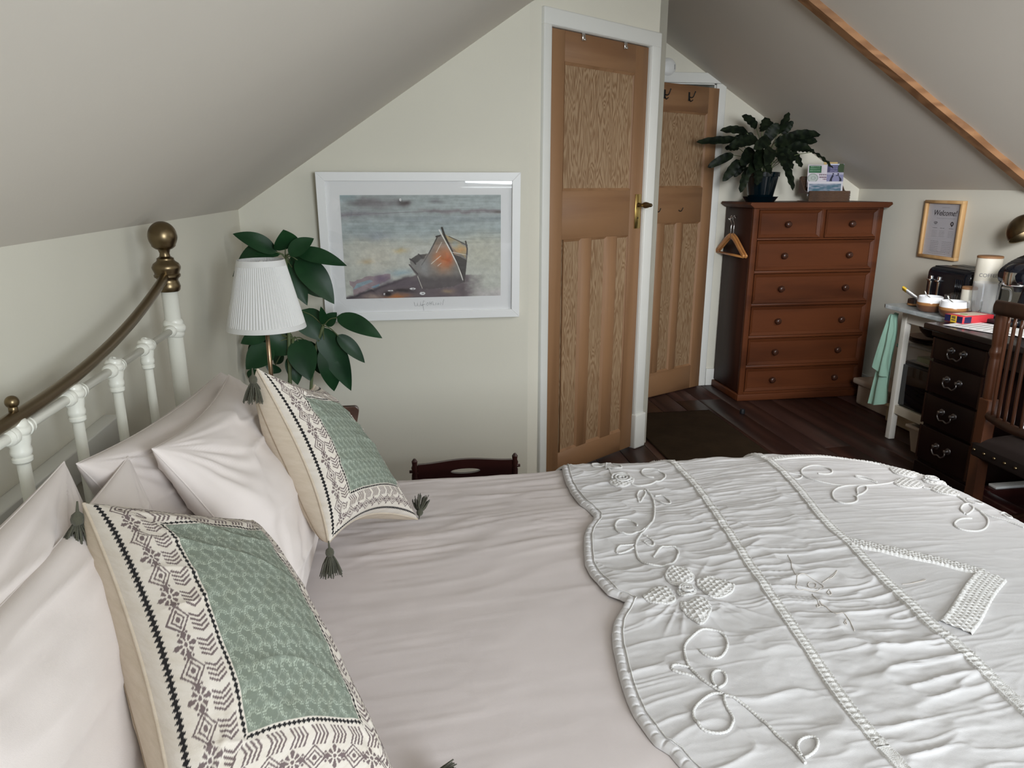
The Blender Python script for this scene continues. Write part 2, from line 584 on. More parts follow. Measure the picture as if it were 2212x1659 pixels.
def copy_tree(o, parent=None):
    c = o.copy(); C.objects.link(c)
    if parent is not None:
        c.parent = parent
        c.matrix_parent_inverse = o.matrix_parent_inverse
    for ch in list(o.children):
        copy_tree(ch, c)
    return c
NEAR_LEAVES = [[[-0.431,2.764,1.123],[-0.574,2.748,1.193],0.053],[[-0.421,2.772,1.118],[-0.646,2.761,1.038],0.059],[[-0.402,2.788,1.132],[-0.396,2.733,1.207],0.078],[[-0.387,2.751,1.115],[-0.294,2.758,1.173],0.052],[[-0.364,2.766,1.126],[-0.18,2.724,1.075],0.05],[[-0.404,2.86,1.085],[-0.287,2.862,1.08],0.048],[[-0.367,2.8,1.098],[-0.239,2.778,0.927],0.085],[[-0.41,2.818,1.089],[-0.339,2.785,0.923],0.064],[[-0.37,2.838,1.013],[-0.258,2.873,0.937],0.056],[[-0.392,2.831,1.064],[-0.393,2.856,1.011],0.034],[[-0.282,2.79,0.845],[-0.285,2.735,0.927],0.026],[[-0.278,2.795,0.844],[-0.232,2.783,0.895],0.041],[[-0.232,2.768,0.882],[-0.065,2.711,0.804],0.059],[[-0.363,2.802,0.905],[-0.299,2.78,0.789],0.09],[[-0.297,2.793,0.839],[-0.198,2.803,0.578],0.081],[[-0.29,2.793,0.764],[-0.264,2.807,0.578],0.077],[[-0.235,2.774,0.81],[-0.138,2.778,0.695],0.047],[[-0.358,2.837,0.779],[-0.322,2.882,0.632],0.053],[[-0.384,2.783,0.796],[-0.34,2.721,0.646],0.09],[[-0.413,2.798,0.733],[-0.396,2.776,0.618],0.056],[[-0.5,2.808,0.818],[-0.631,2.783,0.786],0.052],[[-0.48,2.788,0.772],[-0.576,2.752,0.693],0.082],[[-0.417,2.8,0.815],[-0.482,2.781,0.737],0.099],[[-0.532,2.811,0.812],[-0.513,2.818,0.764],0.039],[[-0.542,2.835,0.792],[-0.584,2.872,0.715],0.026],[[-0.449,2.831,0.733],[-0.491,2.865,0.684],0.04],[[-0.558,2.851,0.668],[-0.592,2.896,0.612],0.04],[[-0.485,2.85,0.683],[-0.502,2.833,0.652],0.053]]
FAR_LEAVES = [[[2.13,4.337,1.67],[1.961,4.337,1.676],0.06],[[2.095,4.348,1.626],[1.832,4.363,1.611],0.058],[[2.189,4.344,1.694],[2.101,4.358,1.762],0.069],[[2.205,4.302,1.669],[2.201,4.279,1.746],0.087],[[2.331,4.397,1.644],[2.27,4.409,1.754],0.097],[[2.335,4.354,1.661],[2.361,4.303,1.778],0.071],[[2.367,4.328,1.64],[2.566,4.288,1.655],0.07],[[2.38,4.333,1.614],[2.571,4.319,1.62],0.071],[[2.354,4.321,1.588],[2.512,4.288,1.581],0.074],[[2.413,4.317,1.562],[2.498,4.33,1.472],0.063],[[2.473,4.346,1.57],[2.55,4.299,1.562],0.045],[[2.476,4.198,1.557],[2.543,4.074,1.46],0.037],[[2.346,4.277,1.502],[2.379,4.197,1.34],0.062],[[2.372,4.3,1.515],[2.432,4.31,1.462],0.055],[[2.092,4.363,1.581],[1.999,4.345,1.576],0.047],[[2.058,4.359,1.542],[1.911,4.369,1.468],0.061],[[2.06,4.267,1.506],[1.963,4.259,1.389],0.068],[[2.129,4.332,1.496],[2.062,4.327,1.412],0.054],[[2.103,4.232,1.467],[2.051,4.208,1.324],0.064],[[2.176,4.261,1.462],[2.166,4.239,1.364],0.079],[[2.151,4.304,1.572],[2.058,4.243,1.474],0.087],[[2.18,4.222,1.569],[2.1,4.125,1.452],0.093],[[2.215,4.209,1.581],[2.142,4.104,1.477],0.093],[[2.164,4.268,1.622],[1.973,4.231,1.58],0.079],[[2.206,4.2,1.625],[2.085,4.144,1.565],0.078],[[2.366,4.37,1.662],[2.426,4.36,1.733],0.06],[[2.282,4.249,1.552],[2.311,4.178,1.454],0.08],[[2.241,4.319,1.619],[2.299,4.297,1.714],0.08],[[2.286,4.292,1.599],[2.382,4.212,1.633],0.088],[[2.203,4.259,1.539],[2.059,4.15,1.427],0.079],[[2.289,4.265,1.572],[2.394,4.233,1.507],0.08],[[2.181,4.351,1.652],[2.067,4.379,1.634],0.058],[[2.176,4.202,1.505],[2.188,4.128,1.427],0.064]]
MOTIF = {
 'scallop': [[0.412,1.735],[0.402,1.677],[0.395,1.607],[0.393,1.552],[0.395,1.478],[0.405,1.445],[0.41,1.413],[0.402,1.387],[0.38,1.355],[0.363,1.317],[0.348,1.258],[0.338,1.21],[0.338,1.173],[0.343,1.14],[0.35,1.1],[0.365,1.085],[0.375,1.068],[0.368,1.058],[0.35,1.032],[0.335,1.01],[0.323,0.98],[0.315,0.948],[0.31,0.915],[0.305,0.885],[0.302,0.857],[0.3,0.828],[0.3,0.802],[0.305,0.772],[0.31,0.748],[0.323,0.73],[0.328,0.712],[0.335,0.695]],
 'bandA': [[0.693,1.738],[0.703,1.722],[0.703,1.665],[0.7,1.577],[0.693,1.508],[0.683,1.427],[0.667,1.325],[0.655,1.24],[0.643,1.163],[0.635,1.097],[0.627,1.04],[0.62,0.978],[0.6,0.81],[0.595,0.748],[0.595,0.693],[0.597,0.655]],
 'bandB': [[0.953,1.735],[0.958,1.705],[0.958,1.657],[0.948,1.58],[0.933,1.5],[0.915,1.413],[0.895,1.33],[0.883,1.25],[0.88,1.193],[0.87,1.13],[0.86,1.07],[0.855,1.02],[0.85,0.972],[0.845,0.933],[0.843,0.897],[0.845,0.855],[0.835,0.728]],
 'bandC1': [[0.885,1.2],[0.92,1.175],[0.965,1.14],[1.002,1.115],[1.035,1.088],[1.07,1.06]],
 'bandC2': [[1.078,1.055],[1.012,1.008],[0.955,0.963],[0.913,0.93],[0.873,0.903]],
 'bandD': [[0.96,1.68],[1.01,1.692],[1.078,1.71],[1.17,1.722],[1.23,1.698],[1.28,1.663],[1.312,1.625]],
 'cords': [[[0.51,1.672],[0.518,1.705],[0.532,1.732],[0.545,1.738]],[[0.518,1.708],[0.5,1.702],[0.485,1.708],[0.488,1.725],[0.505,1.73],[0.518,1.71]],[[0.515,1.688],[0.515,1.643],[0.51,1.607]],[[0.518,1.685],[0.532,1.67],[0.55,1.67],[0.552,1.69],[0.54,1.715]],[[0.615,1.603],[0.6,1.607],[0.593,1.63],[0.6,1.657],[0.617,1.667],[0.637,1.66],[0.65,1.64],[0.647,1.613],[0.627,1.58],[0.6,1.565],[0.573,1.557],[0.552,1.555],[0.542,1.57]],[[0.565,1.535],[0.568,1.5],[0.56,1.455],[0.545,1.41],[0.525,1.363],[0.502,1.33],[0.48,1.31],[0.458,1.3],[0.443,1.302],[0.432,1.315],[0.432,1.335],[0.438,1.355],[0.45,1.37],[0.468,1.373],[0.478,1.363],[0.483,1.347],[0.478,1.333]],[[0.5,1.325],[0.475,1.297],[0.455,1.268],[0.445,1.24],[0.44,1.21],[0.443,1.188],[0.453,1.173],[0.47,1.167],[0.488,1.17],[0.505,1.185],[0.522,1.21],[0.528,1.23],[0.52,1.242],[0.5,1.24],[0.483,1.225],[0.47,1.208]],[[0.45,1.258],[0.43,1.258],[0.415,1.255],[0.405,1.242],[0.407,1.232],[0.425,1.238],[0.445,1.248]],[[0.48,1.29],[0.488,1.275],[0.49,1.26],[0.485,1.248],[0.475,1.255],[0.47,1.272]],[[0.528,1.462],[0.532,1.492],[0.545,1.518],[0.558,1.525],[0.56,1.512],[0.542,1.48],[0.528,1.462]],[[0.573,1.49],[0.593,1.492],[0.6,1.465],[0.595,1.445],[0.58,1.452],[0.573,1.472]],[[0.44,0.917],[0.445,0.9],[0.453,0.893],[0.463,0.893],[0.478,0.905],[0.49,0.923],[0.493,0.943],[0.488,0.953],[0.475,0.958],[0.455,0.955],[0.435,0.943],[0.42,0.927],[0.412,0.905],[0.407,0.88],[0.41,0.86],[0.415,0.84],[0.425,0.823],[0.432,0.81]],[[0.41,0.873],[0.397,0.88],[0.385,0.883],[0.378,0.877],[0.38,0.87],[0.393,0.86],[0.407,0.85]],[[0.427,0.825],[0.427,0.84],[0.435,0.857],[0.445,0.865],[0.453,0.865],[0.455,0.855],[0.448,0.838],[0.438,0.828],[0.427,0.823]],[[0.432,0.81],[0.42,0.815],[0.405,0.81],[0.388,0.8],[0.375,0.785],[0.373,0.77],[0.375,0.755],[0.385,0.748],[0.4,0.745],[0.41,0.748],[0.422,0.76],[0.427,0.772],[0.425,0.785],[0.427,0.798],[0.432,0.81],[0.448,0.795],[0.458,0.775],[0.465,0.755],[0.47,0.73],[0.475,0.71],[0.478,0.688],[0.478,0.675]],[[0.48,0.688],[0.483,0.705],[0.495,0.718],[0.51,0.722],[0.518,0.718],[0.512,0.705],[0.498,0.693],[0.48,0.685]],[[1.035,1.57],[1.052,1.567],[1.075,1.573],[1.088,1.587],[1.093,1.613],[1.078,1.63],[1.05,1.627],[1.018,1.607],[0.995,1.577],[0.99,1.55],[1.0,1.522],[1.022,1.502],[1.048,1.488],[1.09,1.49],[1.135,1.495],[1.18,1.508],[1.225,1.525]],[[1.163,1.508],[1.153,1.53],[1.133,1.542],[1.13,1.555],[1.153,1.555],[1.163,1.532],[1.165,1.512]],[[1.068,1.488],[1.03,1.472],[0.995,1.44],[0.978,1.405],[0.982,1.383],[1.002,1.38],[1.025,1.39],[1.042,1.417],[1.04,1.425]],[[1.055,1.432],[1.078,1.468],[1.098,1.485],[1.113,1.485],[1.1,1.462],[1.07,1.435],[1.052,1.427],[1.042,1.415]],[[1.272,1.488],[1.298,1.46],[1.318,1.425],[1.308,1.377],[1.305,1.343],[1.295,1.31],[1.27,1.278],[1.235,1.25],[1.205,1.24],[1.18,1.245],[1.175,1.258],[1.183,1.275],[1.208,1.295],[1.232,1.305],[1.255,1.305]],[[1.255,1.327],[1.265,1.353],[1.292,1.375],[1.31,1.377],[1.302,1.357],[1.275,1.335],[1.255,1.325]],[[1.328,1.413],[1.343,1.403],[1.343,1.375],[1.328,1.38],[1.323,1.403]],[[1.305,1.35],[1.31,1.315],[1.328,1.288],[1.338,1.252]],[[1.348,1.33],[1.367,1.34],[1.355,1.305],[1.345,1.305],[1.345,1.323]],[[0.948,1.575],[0.97,1.565],[0.985,1.555],[0.958,1.53],[0.948,1.545]]],
 'petals': [[[0.49,1.157],[0.508,1.153],[0.518,1.127],[0.505,1.105],[0.485,1.097],[0.468,1.095],[0.463,1.11],[0.463,1.125],[0.475,1.145]],[[0.52,1.11],[0.538,1.115],[0.558,1.107],[0.568,1.093],[0.575,1.08],[0.56,1.06],[0.535,1.048],[0.518,1.048],[0.515,1.07],[0.512,1.093]],[[0.4,1.065],[0.415,1.08],[0.435,1.09],[0.453,1.088],[0.453,1.065],[0.448,1.04],[0.432,1.038],[0.417,1.042],[0.405,1.052]],[[0.458,1.038],[0.47,1.035],[0.495,1.048],[0.505,1.038],[0.502,1.015],[0.485,0.99],[0.465,0.97],[0.463,0.978],[0.455,1.0],[0.453,1.02]],[[1.282,1.625],[1.302,1.625],[1.325,1.6],[1.338,1.583],[1.305,1.562],[1.278,1.57],[1.27,1.59]],[[1.218,1.52],[1.252,1.547],[1.282,1.547],[1.29,1.52],[1.282,1.498],[1.25,1.482],[1.22,1.49],[1.213,1.505]],[[1.288,1.482],[1.32,1.492],[1.338,1.472],[1.325,1.43],[1.3,1.435],[1.285,1.455]],[[1.345,1.58],[1.355,1.552],[1.365,1.518],[1.35,1.532],[1.343,1.555]],[[0.493,1.583],[0.52,1.627],[0.542,1.64],[0.558,1.617],[0.555,1.59],[0.535,1.565],[0.508,1.557]],[[0.468,1.078],[0.483,1.09],[0.495,1.09],[0.5,1.075],[0.49,1.06],[0.475,1.055],[0.465,1.062]],[[1.315,1.542],[1.343,1.555],[1.355,1.54],[1.343,1.515],[1.32,1.51],[1.308,1.522]]],
 'emb': [[[0.73,1.17],[0.725,1.15],[0.713,1.127],[0.708,1.11],[0.705,1.093]],[[0.703,1.09],[0.718,1.095],[0.728,1.088],[0.735,1.073],[0.735,1.055],[0.715,1.045],[0.7,1.048],[0.685,1.05],[0.683,1.06],[0.695,1.075],[0.703,1.09]],[[0.71,1.065],[0.72,1.075],[0.728,1.068],[0.718,1.055],[0.708,1.055],[0.71,1.065]],[[0.703,1.038],[0.698,1.015],[0.695,1.002],[0.7,0.998],[0.7,1.01],[0.705,0.985],[0.705,0.97],[0.718,0.968],[0.718,0.953],[0.713,0.935],[0.708,0.923]],[[0.742,1.07],[0.768,1.085],[0.79,1.1],[0.77,1.083],[0.762,1.08]],[[0.88,1.04],[0.9,1.04],[0.92,1.045],[0.935,1.05],[0.927,1.045],[0.903,1.042]],[[0.713,0.953],[0.703,0.943],[0.705,0.94],[0.71,0.95]],[[0.693,1.005],[0.688,0.998],[0.695,1.0],[0.698,1.008]],[[0.74,1.045],[0.738,1.035],[0.732,1.03],[0.732,1.038],[0.74,1.045]]],
}

# ================================================================== room
XL, XR, YP, YB, YS = -0.608, 3.12, 3.06, 4.645, -1.42
KL, KR = 1.267, 1.335             # knee wall heights
SL, SR = 0.669, 0.614             # roof slopes
XRIDGE = (KR + SR * XR - KL + SL * XL) / (SL + SR)
roof = lambda x: min(KL + SL * (x - XL), KR + SR * (XR - x))

# floor: sub floor and boards running away from the camera
fl = struct('floor', box(XL - .1, XR + .1, YS - .1, 6.0, -.06, -.022), 'black_matt')
x = XL
random.seed(4)
k = 0
while x < XR:
    w = .158
    x1 = min(x + w, XR)
    cuts = [YS, random.uniform(1.2, 2.4), random.choice([3.35, 3.9, 4.3, 6.0]), 6.0]
    for a, b in zip(cuts[:-1], cuts[1:]):
        if b - a > .05:
            part('floorboard', box(x + .0015, x1 - .0015, a + .001, b - .001, -.022, random.uniform(-.0016, 0.), .002, 1), 'plank', fl)
    x = x1
    k += 1

# walls
struct('wall_left', prism([(XL, YS - .1, -.05), (XL, YP + .1, -.05), (XL, YP + .1, KL), (XL, YS - .1, KL)], (-.1, 0, 0)), 'wall')
struct('wall_right', prism([(XR, YS - .1, -.05), (XR, 6.05, -.05), (XR, 6.05, KR), (XR, YS - .1, KR)], (.1, 0, 0)), 'wall')
EX = .555
struct('wall_picture', prism([(XL - .05, YP, -.05), (EX, YP, -.05), (EX, YP, roof(EX) + .0), (XL - .05, YP, roof(XL) - .03)], (0, .1, 0)), 'wall')
# diagonal cupboard wall with its doorway
P0 = Vector((.555, 3.06, 0)); DD = Vector((.753, .515, 0)).normalized(); LW = .9123
NN = Vector((DD.y, -DD.x, 0))      # towards the room
dw = lambda s, z, n=0.: tuple(P0 + DD * s + NN * n + Vector((0, 0, z)))
rz = lambda s: roof((P0 + DD * s).x)
sR = (XRIDGE - P0.x) / DD.x
pieces = [
    prism([dw(0, -.05), dw(.10, -.05), dw(.10, rz(.10)), dw(0, rz(0))], -NN * .06),
    prism([dw(.79, -.05), dw(LW, -.05), dw(LW, rz(LW)), dw(sR, rz(sR)), dw(.79, rz(.79))], -NN * .06),
    prism([dw(.10, 1.985), dw(.79, 1.985), dw(.79, rz(.79)), dw(.10, rz(.10))], -NN * .06)]
struct('wall_closet', join('w', pieces), 'wall')
E1 = P0 + DD * LW
RR = -NN
rv = lambda s, z: tuple(E1 + RR * s + Vector((0, 0, z)))
rr = lambda s: roof((E1 + RR * s).x) 
sQ = (E1.x - XRIDGE) / -RR.x
struct('wall_closet_return', prism([rv(0, -.05), rv(1.30, -.05), rv(1.30, rr(1.30)), rv(sQ, rr(sQ)), rv(0, rr(0))], -DD * .06), 'wall')
# back wall with the opening of the second doorway
X2a, X2b, Z2 = 1.25, 2.045, 1.985
def yw(x, z): return (x, YB, z)
pieces = [
    prism([yw(.55, -.05), yw(X2a, -.05), yw(X2a, roof(X2a)), yw(XRIDGE, roof(XRIDGE)), yw(.55, roof(.55))], (0, .1, 0)),
    prism([yw(X2b, -.05), yw(XR + .05, -.05), yw(XR + .05, KR - .03), yw(X2b, roof(X2b))], (0, .1, 0)),
    prism([yw(X2a, Z2), yw(X2b, Z2), yw(X2b, roof(X2b)), yw(X2a, roof(X2a))], (0, .1, 0))]
struct('wall_back', join('w', pieces), 'wall')
struct('wall_hall', join('w', [box(.9, 2.6, 5.9, 6.0, -.05, 2.3), box(.9, 1.0, 4.75, 5.9, -.05, 2.3), box(2.5, 2.6, 4.75, 5.9, -.05, 2.3), box(.9, 2.6, 4.75, 6.0, 2.2, 2.3)]), 'wall')
# gable wall behind the camera with its window opening
WX0, WX1, WZ0, WZ1 = .70, 1.80, .90, 1.95
ys = lambda x, z: (x, YS, z)
pieces = [
    prism([ys(XL - .05, -.05), ys(WX0, -.05), ys(WX0, roof(WX0)), ys(XL - .05, roof(XL) - .03)], (0, -.1, 0)),
    prism([ys(WX1, -.05), ys(XR + .05, -.05), ys(XR + .05, KR - .03), ys(WX1, roof(WX1))], (0, -.1, 0)),
    box(WX0, WX1, YS - .1, YS, -.05, WZ0),
    prism([ys(WX0, WZ1), ys(WX1, WZ1), ys(WX1, roof(WX1)), ys(XRIDGE, roof(XRIDGE)), ys(WX0, roof(WX0))], (0, -.1, 0))]
struct('wall_gable', join('w', pieces), 'wall')
win = struct('window_1', join('w', [box(WX0, WX1, YS - .08, YS - .03, WZ0, WZ0 + .05), box(WX0, WX1, YS - .08, YS - .03, WZ1 - .05, WZ1),
                                   box(WX0, WX0 + .05, YS - .08, YS - .03, WZ0, WZ1), box(WX1 - .05, WX1, YS - .08, YS - .03, WZ0, WZ1),
                                   box(1.23, 1.27, YS - .08, YS - .03, WZ0, WZ1)]), 'trim')
part('pane', box(WX0 + .04, 1.24, YS - .060, YS - .056, WZ0 + .04, WZ1 - .04), 'glass', win)
part('pane', box(1.26, WX1 - .04, YS - .060, YS - .056, WZ0 + .04, WZ1 - .04), 'glass', win)
part('sill', box(WX0 - .04, WX1 + .04, YS - .09, YS + .12, WZ0 - .03, WZ0), 'trim', win)

# sloping ceilings; each has an unseen rooflight opening added for a fill lamp
T = .08
YE = 4.745
fl_ = lambda x: KL + SL * (x - XL)
def lslab(xa, xb, ya, yb):
    return prism([(xa, ya, fl_(xa)), (xb, ya, fl_(xb)), (xb, ya, fl_(xb) + T), (xa, ya, fl_(xa) + T)], (0, yb - ya, 0))
LX0, LX1, LY0, LY1 = .22, .80, -.78, .04
struct('ceiling_left', join('c', [lslab(XL - .1, XRIDGE, LY1, YE), lslab(XL - .1, XRIDGE, YS - .1, LY0), lslab(XL - .1, LX0, LY0, LY1), lslab(LX1, XRIDGE, LY0, LY1)]), 'ceil')
w3 = struct('added_rooflight_left', join('w', [prism([(xa, ya, fl_(xa) + .02), (xb, ya, fl_(xb) + .02), (xb, ya, fl_(xb) + .07), (xa, ya, fl_(xa) + .07)], (0, yb - ya, 0))
                                  for xa, xb, ya, yb in ((LX0, LX0 + .05, LY0, LY1), (LX1 - .05, LX1, LY0, LY1), (LX0, LX1, LY0, LY0 + .05), (LX0, LX1, LY1 - .05, LY1))]), 'trim')  # unseen rooflight frame, added to house the left fill lamp
part('pane', prism([(LX0, LY0, fl_(LX0) + .05), (LX1, LY0, fl_(LX1) + .05), (LX1, LY0, fl_(LX1) + .054), (LX0, LY0, fl_(LX0) + .054)], (0, LY1 - LY0, 0)), 'glass', w3)
def rslab(xa, xb, ya, yb):
    f = lambda x: KR + SR * (XR - x)
    return prism([(xa, ya, f(xa)), (xb, ya, f(xb)), (xb, ya, f(xb) + T), (xa, ya, f(xa) + T)], (0, yb - ya, 0))
RX0, RX1, RY0, RY1 = 2.17, 2.83, .88, 2.02
struct('ceiling_right', join('c', [rslab(XRIDGE, XR + .1, RY1, YE), rslab(XRIDGE, XR + .1, YS - .1, RY0), rslab(XRIDGE, RX0, RY0, RY1), rslab(RX1, XR + .1, RY0, RY1)]), 'ceil')
f = lambda x: KR + SR * (XR - x)
w2 = struct('added_rooflight_right', join('w', [prism([(xa, ya, f(xa) + .02), (xb, ya, f(xb) + .02), (xb, ya, f(xb) + .07), (xa, ya, f(xa) + .07)], (0, yb - ya, 0))
                                  for xa, xb, ya, yb in ((RX0, RX0 + .05, RY0, RY1), (RX1 - .05, RX1, RY0, RY1), (RX0, RX1, RY0, RY0 + .05), (RX0, RX1, RY1 - .05, RY1))]), 'trim')  # unseen frame added around the right fill lamp
part('pane', prism([(RX0, RY0, f(RX0) + .05), (RX1, RY0, f(RX1) + .05), (RX1, RY0, f(RX1) + .054), (RX0, RY0, f(RX0) + .054)], (0, RY1 - RY0, 0)), 'glass', w2)

# timber rafter let into the right slope
yr = 3.20
pr = lambda x, d: (x - d * SR / math.hypot(1, SR), yr - .03, f(x) - d / math.hypot(1, SR))
rb = prism([pr(XRIDGE + .05, -.02), pr(XR - .01, -.02), pr(XR - .01, .028), pr(XRIDGE + .05, .028)], (0, .058, 0))
bmx = bmesh.new(); bmx.from_mesh(rb)
bmesh.ops.subdivide_edges(bmx, edges=[e for e in bmx.edges if e.calc_length() > .5], cuts=60)
for v_ in bmx.verts:
    h = fbm(np.array([v_.co.x * 9]), np.array([v_.co.y * 4]), 3)[0]
    v_.co.y += h * .012; v_.co.z += h * .004
bmx.to_mesh(rb); bmx.free()
struct('trim_3', rb, 'beam')
# batten fixed along the headboard wall
struct('trim_4', box(XL, XL + .032, .20, 1.53, .845, .905, .003), 'trim')


# ------------------------------------------------------------------ panelled doors
def grain_panel(x0, x1, z0, z1, y):
    return box(x0, x1, y - .004, y + .006, z0, z1)


def panel_door(name, W, H, place, top, low, uppers, lowers, stile, lockz, flip=False):
    """local: x across, y thickness (front at -y), z up; place: matrix"""
    root = bpy.data.objects.new(name, None)
    C.objects.link(root)
    root.matrix_world = place
    root['kind'] = 'structure'
    T0, T1 = -.018, .018
    L = lambda n, me, mt, lab=None, par=None: part(n, me, mt, par or root, lab, local=True)
    a0, a1 = uppers
    L('stile', box(0, stile, T0, T1, .008, H, .0015, 1), 'pine_frame')
    L('stile', box(W - stile, W, T0, T1, .008, H, .0015, 1), 'pine_frame')
    xs0, xs1 = stile, W - stile
    L('top_rail', box(xs0, xs1, T0, T1, top[1], H, .001, 1), 'pine_rail')
    L('lock_rail', box(xs0, xs1, T0, T1, low[1], top[0], .001, 1), 'pine_rail')
    L('bottom_rail', box(xs0, xs1, T0, T1, .008, low[0], .001, 1), 'pine_rail')
    for (m0, m1) in zip([p[1] for p in lowers[:-1]], [p[0] for p in lowers[1:]]):
        L('muntin', box(m0, m1, T0, T1, low[0], low[1], .001, 1), 'pine_frame')
    if a0 > xs0 + .005:
        pass
    def panel(p0, p1, z0, z1):
        pn = L('panel', box(p0 - .004, p1 + .004, T0 + .009, T1 - .009, z0 - .004, z1 + .004), 'pine_panel')
        mo = []
        for s in (-1,):
            yy = T0
            b = .011
            for q in ([(p0, z0), (p1, z0), (p1 - b, z0 + b), (p0 + b, z0 + b)], [(p0, z1), (p1, z1), (p1 - b, z1 - b), (p0 + b, z1 - b)],
                      [(p0, z0), (p0, z1), (p0 + b, z1 - b), (p0 + b, z0 + b)], [(p1, z0), (p1, z1), (p1 - b, z1 - b), (p1 - b, z0 + b)]):
                me = prism([(u, yy + (.001 if i < 2 else .0085), w) for i, (u, w) in enumerate(q)], (0, .006, 0))
                mo.append(me)
        L('moulding', join('moulding', mo), 'pine_frame', None, pn)
    panel(a0, a1, top[0], top[1])
    for p in lowers:
        panel(p[0], p[1], low[0], low[1])
    return root, L


def ahook(L, x, z, y=-.018, big=True):
    s = .82 if big else .55
    pts = spline([(x, y - .002, z), (x, y - .012 * s, z - .012 * s), (x + .004, y - .035 * s, z - .012 * s), (x + .006, y - .052 * s, z + .022 * s)], 14)
    me = [tube(pts, .0032 * s + .0008, 8), ball(tuple(pts[-1]), .0055 * s, n=10)]
    if big:
        p2 = spline([(x, y - .004, z - .014), (x, y - .016, z - .034), (x + .002, y - .032, z - .026)], 8)
        me += [tube(p2, .003, 8), box(x - .007, x + .007, y - .004, y, z - .03, z + .02, .001, 1)]
    return L('hook', join('hook', me), 'iron')


M1 = Matrix.Translation(P0 + DD * .116 - NN * .022) @ Matrix(((DD.x, -NN.x, 0, 0), (DD.y, -NN.y, 0, 0), (0, 0, 1, 0), (0, 0, 0, 1)))
d1, L1 = panel_door('door_1', .667, 1.976, M1, (1.336, 1.857), (.118, 1.126), (.096, .579), [(.108, .228), (.297, .408), (.485, .579)], .094, 0)
for zc in (1.775, .20):
    L1('hinge', join('h', [box(-.012, .006, -.024, -.016, zc - .05, zc + .05, .001, 1)] + [lathe([(.006, zc - .05 + i * .0202), (.006, zc - .05 + i * .0202 + .019)], (-.003, -.026, 0), 12) for i in range(5)]), 'trim')
for xh in (.202, .487):
    L1('over_door_hook', join('k', [box(xh - .009, xh + .009, -.026, -.019, 1.948, 1.984, .001, 1), box(xh - .006, xh + .006, -.034, -.026, 1.948, 1.958, .001, 1)]), 'chrome', 'silver over-door hook tab')
pl = L1('lock_plate', box(.611, .655, -.023, -.018, 1.155, 1.318, .0015, 1), 'brass', 'brass lock plate')
L1('keyhole', join('k', [lathe([(.0035, 0), (.0035, .001)], (0, 0, 0), 12, 'y')] ), 'iron', None, pl).location = (.633, -.0242, 1.205)
L1('knob', lathe([(.011, 0), (.011, .006), (.008, .012), (.0075, .028), (.013, .036), (.0155, .046), (.0135, .058), (.010, .066), (.0085, .078), (.004, .083)], (0, 0, 0), 24, 'y'), 'brass_old', 'aged brass knob').matrix_local = Matrix.Translation((.633, -.022, 1.267)) @ Matrix.Rotation(PI, 4, 'Z')
# frame of door 1
def dframe(s0, s1, z0, z1, n0=-.055, n1=.016, bev=.006):
    me = box(s0, s1, -n1, -n0, z0, z1, bev, 2)
    return xf(me, Matrix.Translation(P0) @ Matrix(((DD.x, -NN.x, 0, 0), (DD.y, -NN.y, 0, 0), (0, 0, 1, 0), (0, 0, 0, 1))))
tr1 = struct('trim_1', join('t', [dframe(.066, .113, 0, 1.984), dframe(.786, .856, 0, 1.984), dframe(.066, .856, 1.980, 2.045)]), 'trim')
part('inner_bead', join('t', [dframe(.098, .1145, 0, 1.976, -.02, .008, .002), dframe(.7845, .800, 0, 1.976, -.02, .008, .002), dframe(.098, .80, 1.9785, 1.992, -.02, .008, .002)]), 'trim', tr1)
part('plinth_block', dframe(.780, .868, 0, .19, -.02, .026, .008), 'trim', tr1)

# second door, standing ajar, hinged at its right edge
hx, hy = 2.043, 4.622
e2 = Vector((.43, .22, 0)).normalized()
n2 = Vector((e2.y, -e2.x, 0))
W2 = .762
o2 = Vector((hx, hy, 0)) - e2 * W2 - n2 * .0
M2 = Matrix.Translation(o2) @ Matrix(((e2.x, -n2.x, 0, 0), (e2.y, -n2.y, 0, 0), (0, 0, 1, 0), (0, 0, 0, 1)))
d2, L2 = panel_door('door_2', W2, 1.945, M2, (1.345, 1.793), (.17, 1.131), (.10, .662), [(.10, .265), (.325, .437), (.497, .662)], .098, 0)
for xh in (.262, .479):
    ahook(L2, xh, 1.885)
for xh in (.245, .447):
    ahook(L2, xh, 1.21, big=False)
struct('trim_2', join('t', [box(X2b - .004, X2b + .062, YB - .018, YB + .01, 0, 1.977, .005), box(X2a - .062, X2a + .004, YB - .018, YB + .01, 0, 1.977, .005), box(X2a - .06, X2b + .062, YB - .018, YB + .01, 1.978, 2.04, .005),
                          box(X2b - .012, X2b, YB, YB + .1, 0, 1.98), box(X2a, X2b, YB, YB + .1, 1.972, 1.985)]), 'trim')
struct('baseboard_back', box(2.11, XR, YB - .016, YB, 0, .12, .004), 'trim')
struct('baseboard_right', box(XR - .016, XR, 2.0, YB - .016, 0, .12, .004), 'trim')

# smoke alarm
sm = solo('smoke_alarm', lathe([(.055, 0), (.055, -.008), (.048, -.022), (.030, -.030), (.0, -.031)], (1.712, YB - .0005, 2.066), 32, 'y'), 'plastic_white', 'round white plastic smoke alarm on the gable wall above the back door', 'smoke alarm')
for i in range(4):
    part('vent_slot', box(1.732 + i * .006, 1.7345 + i * .006, YB - .0275, YB - .018, 2.052, 2.080), 'iron', sm)

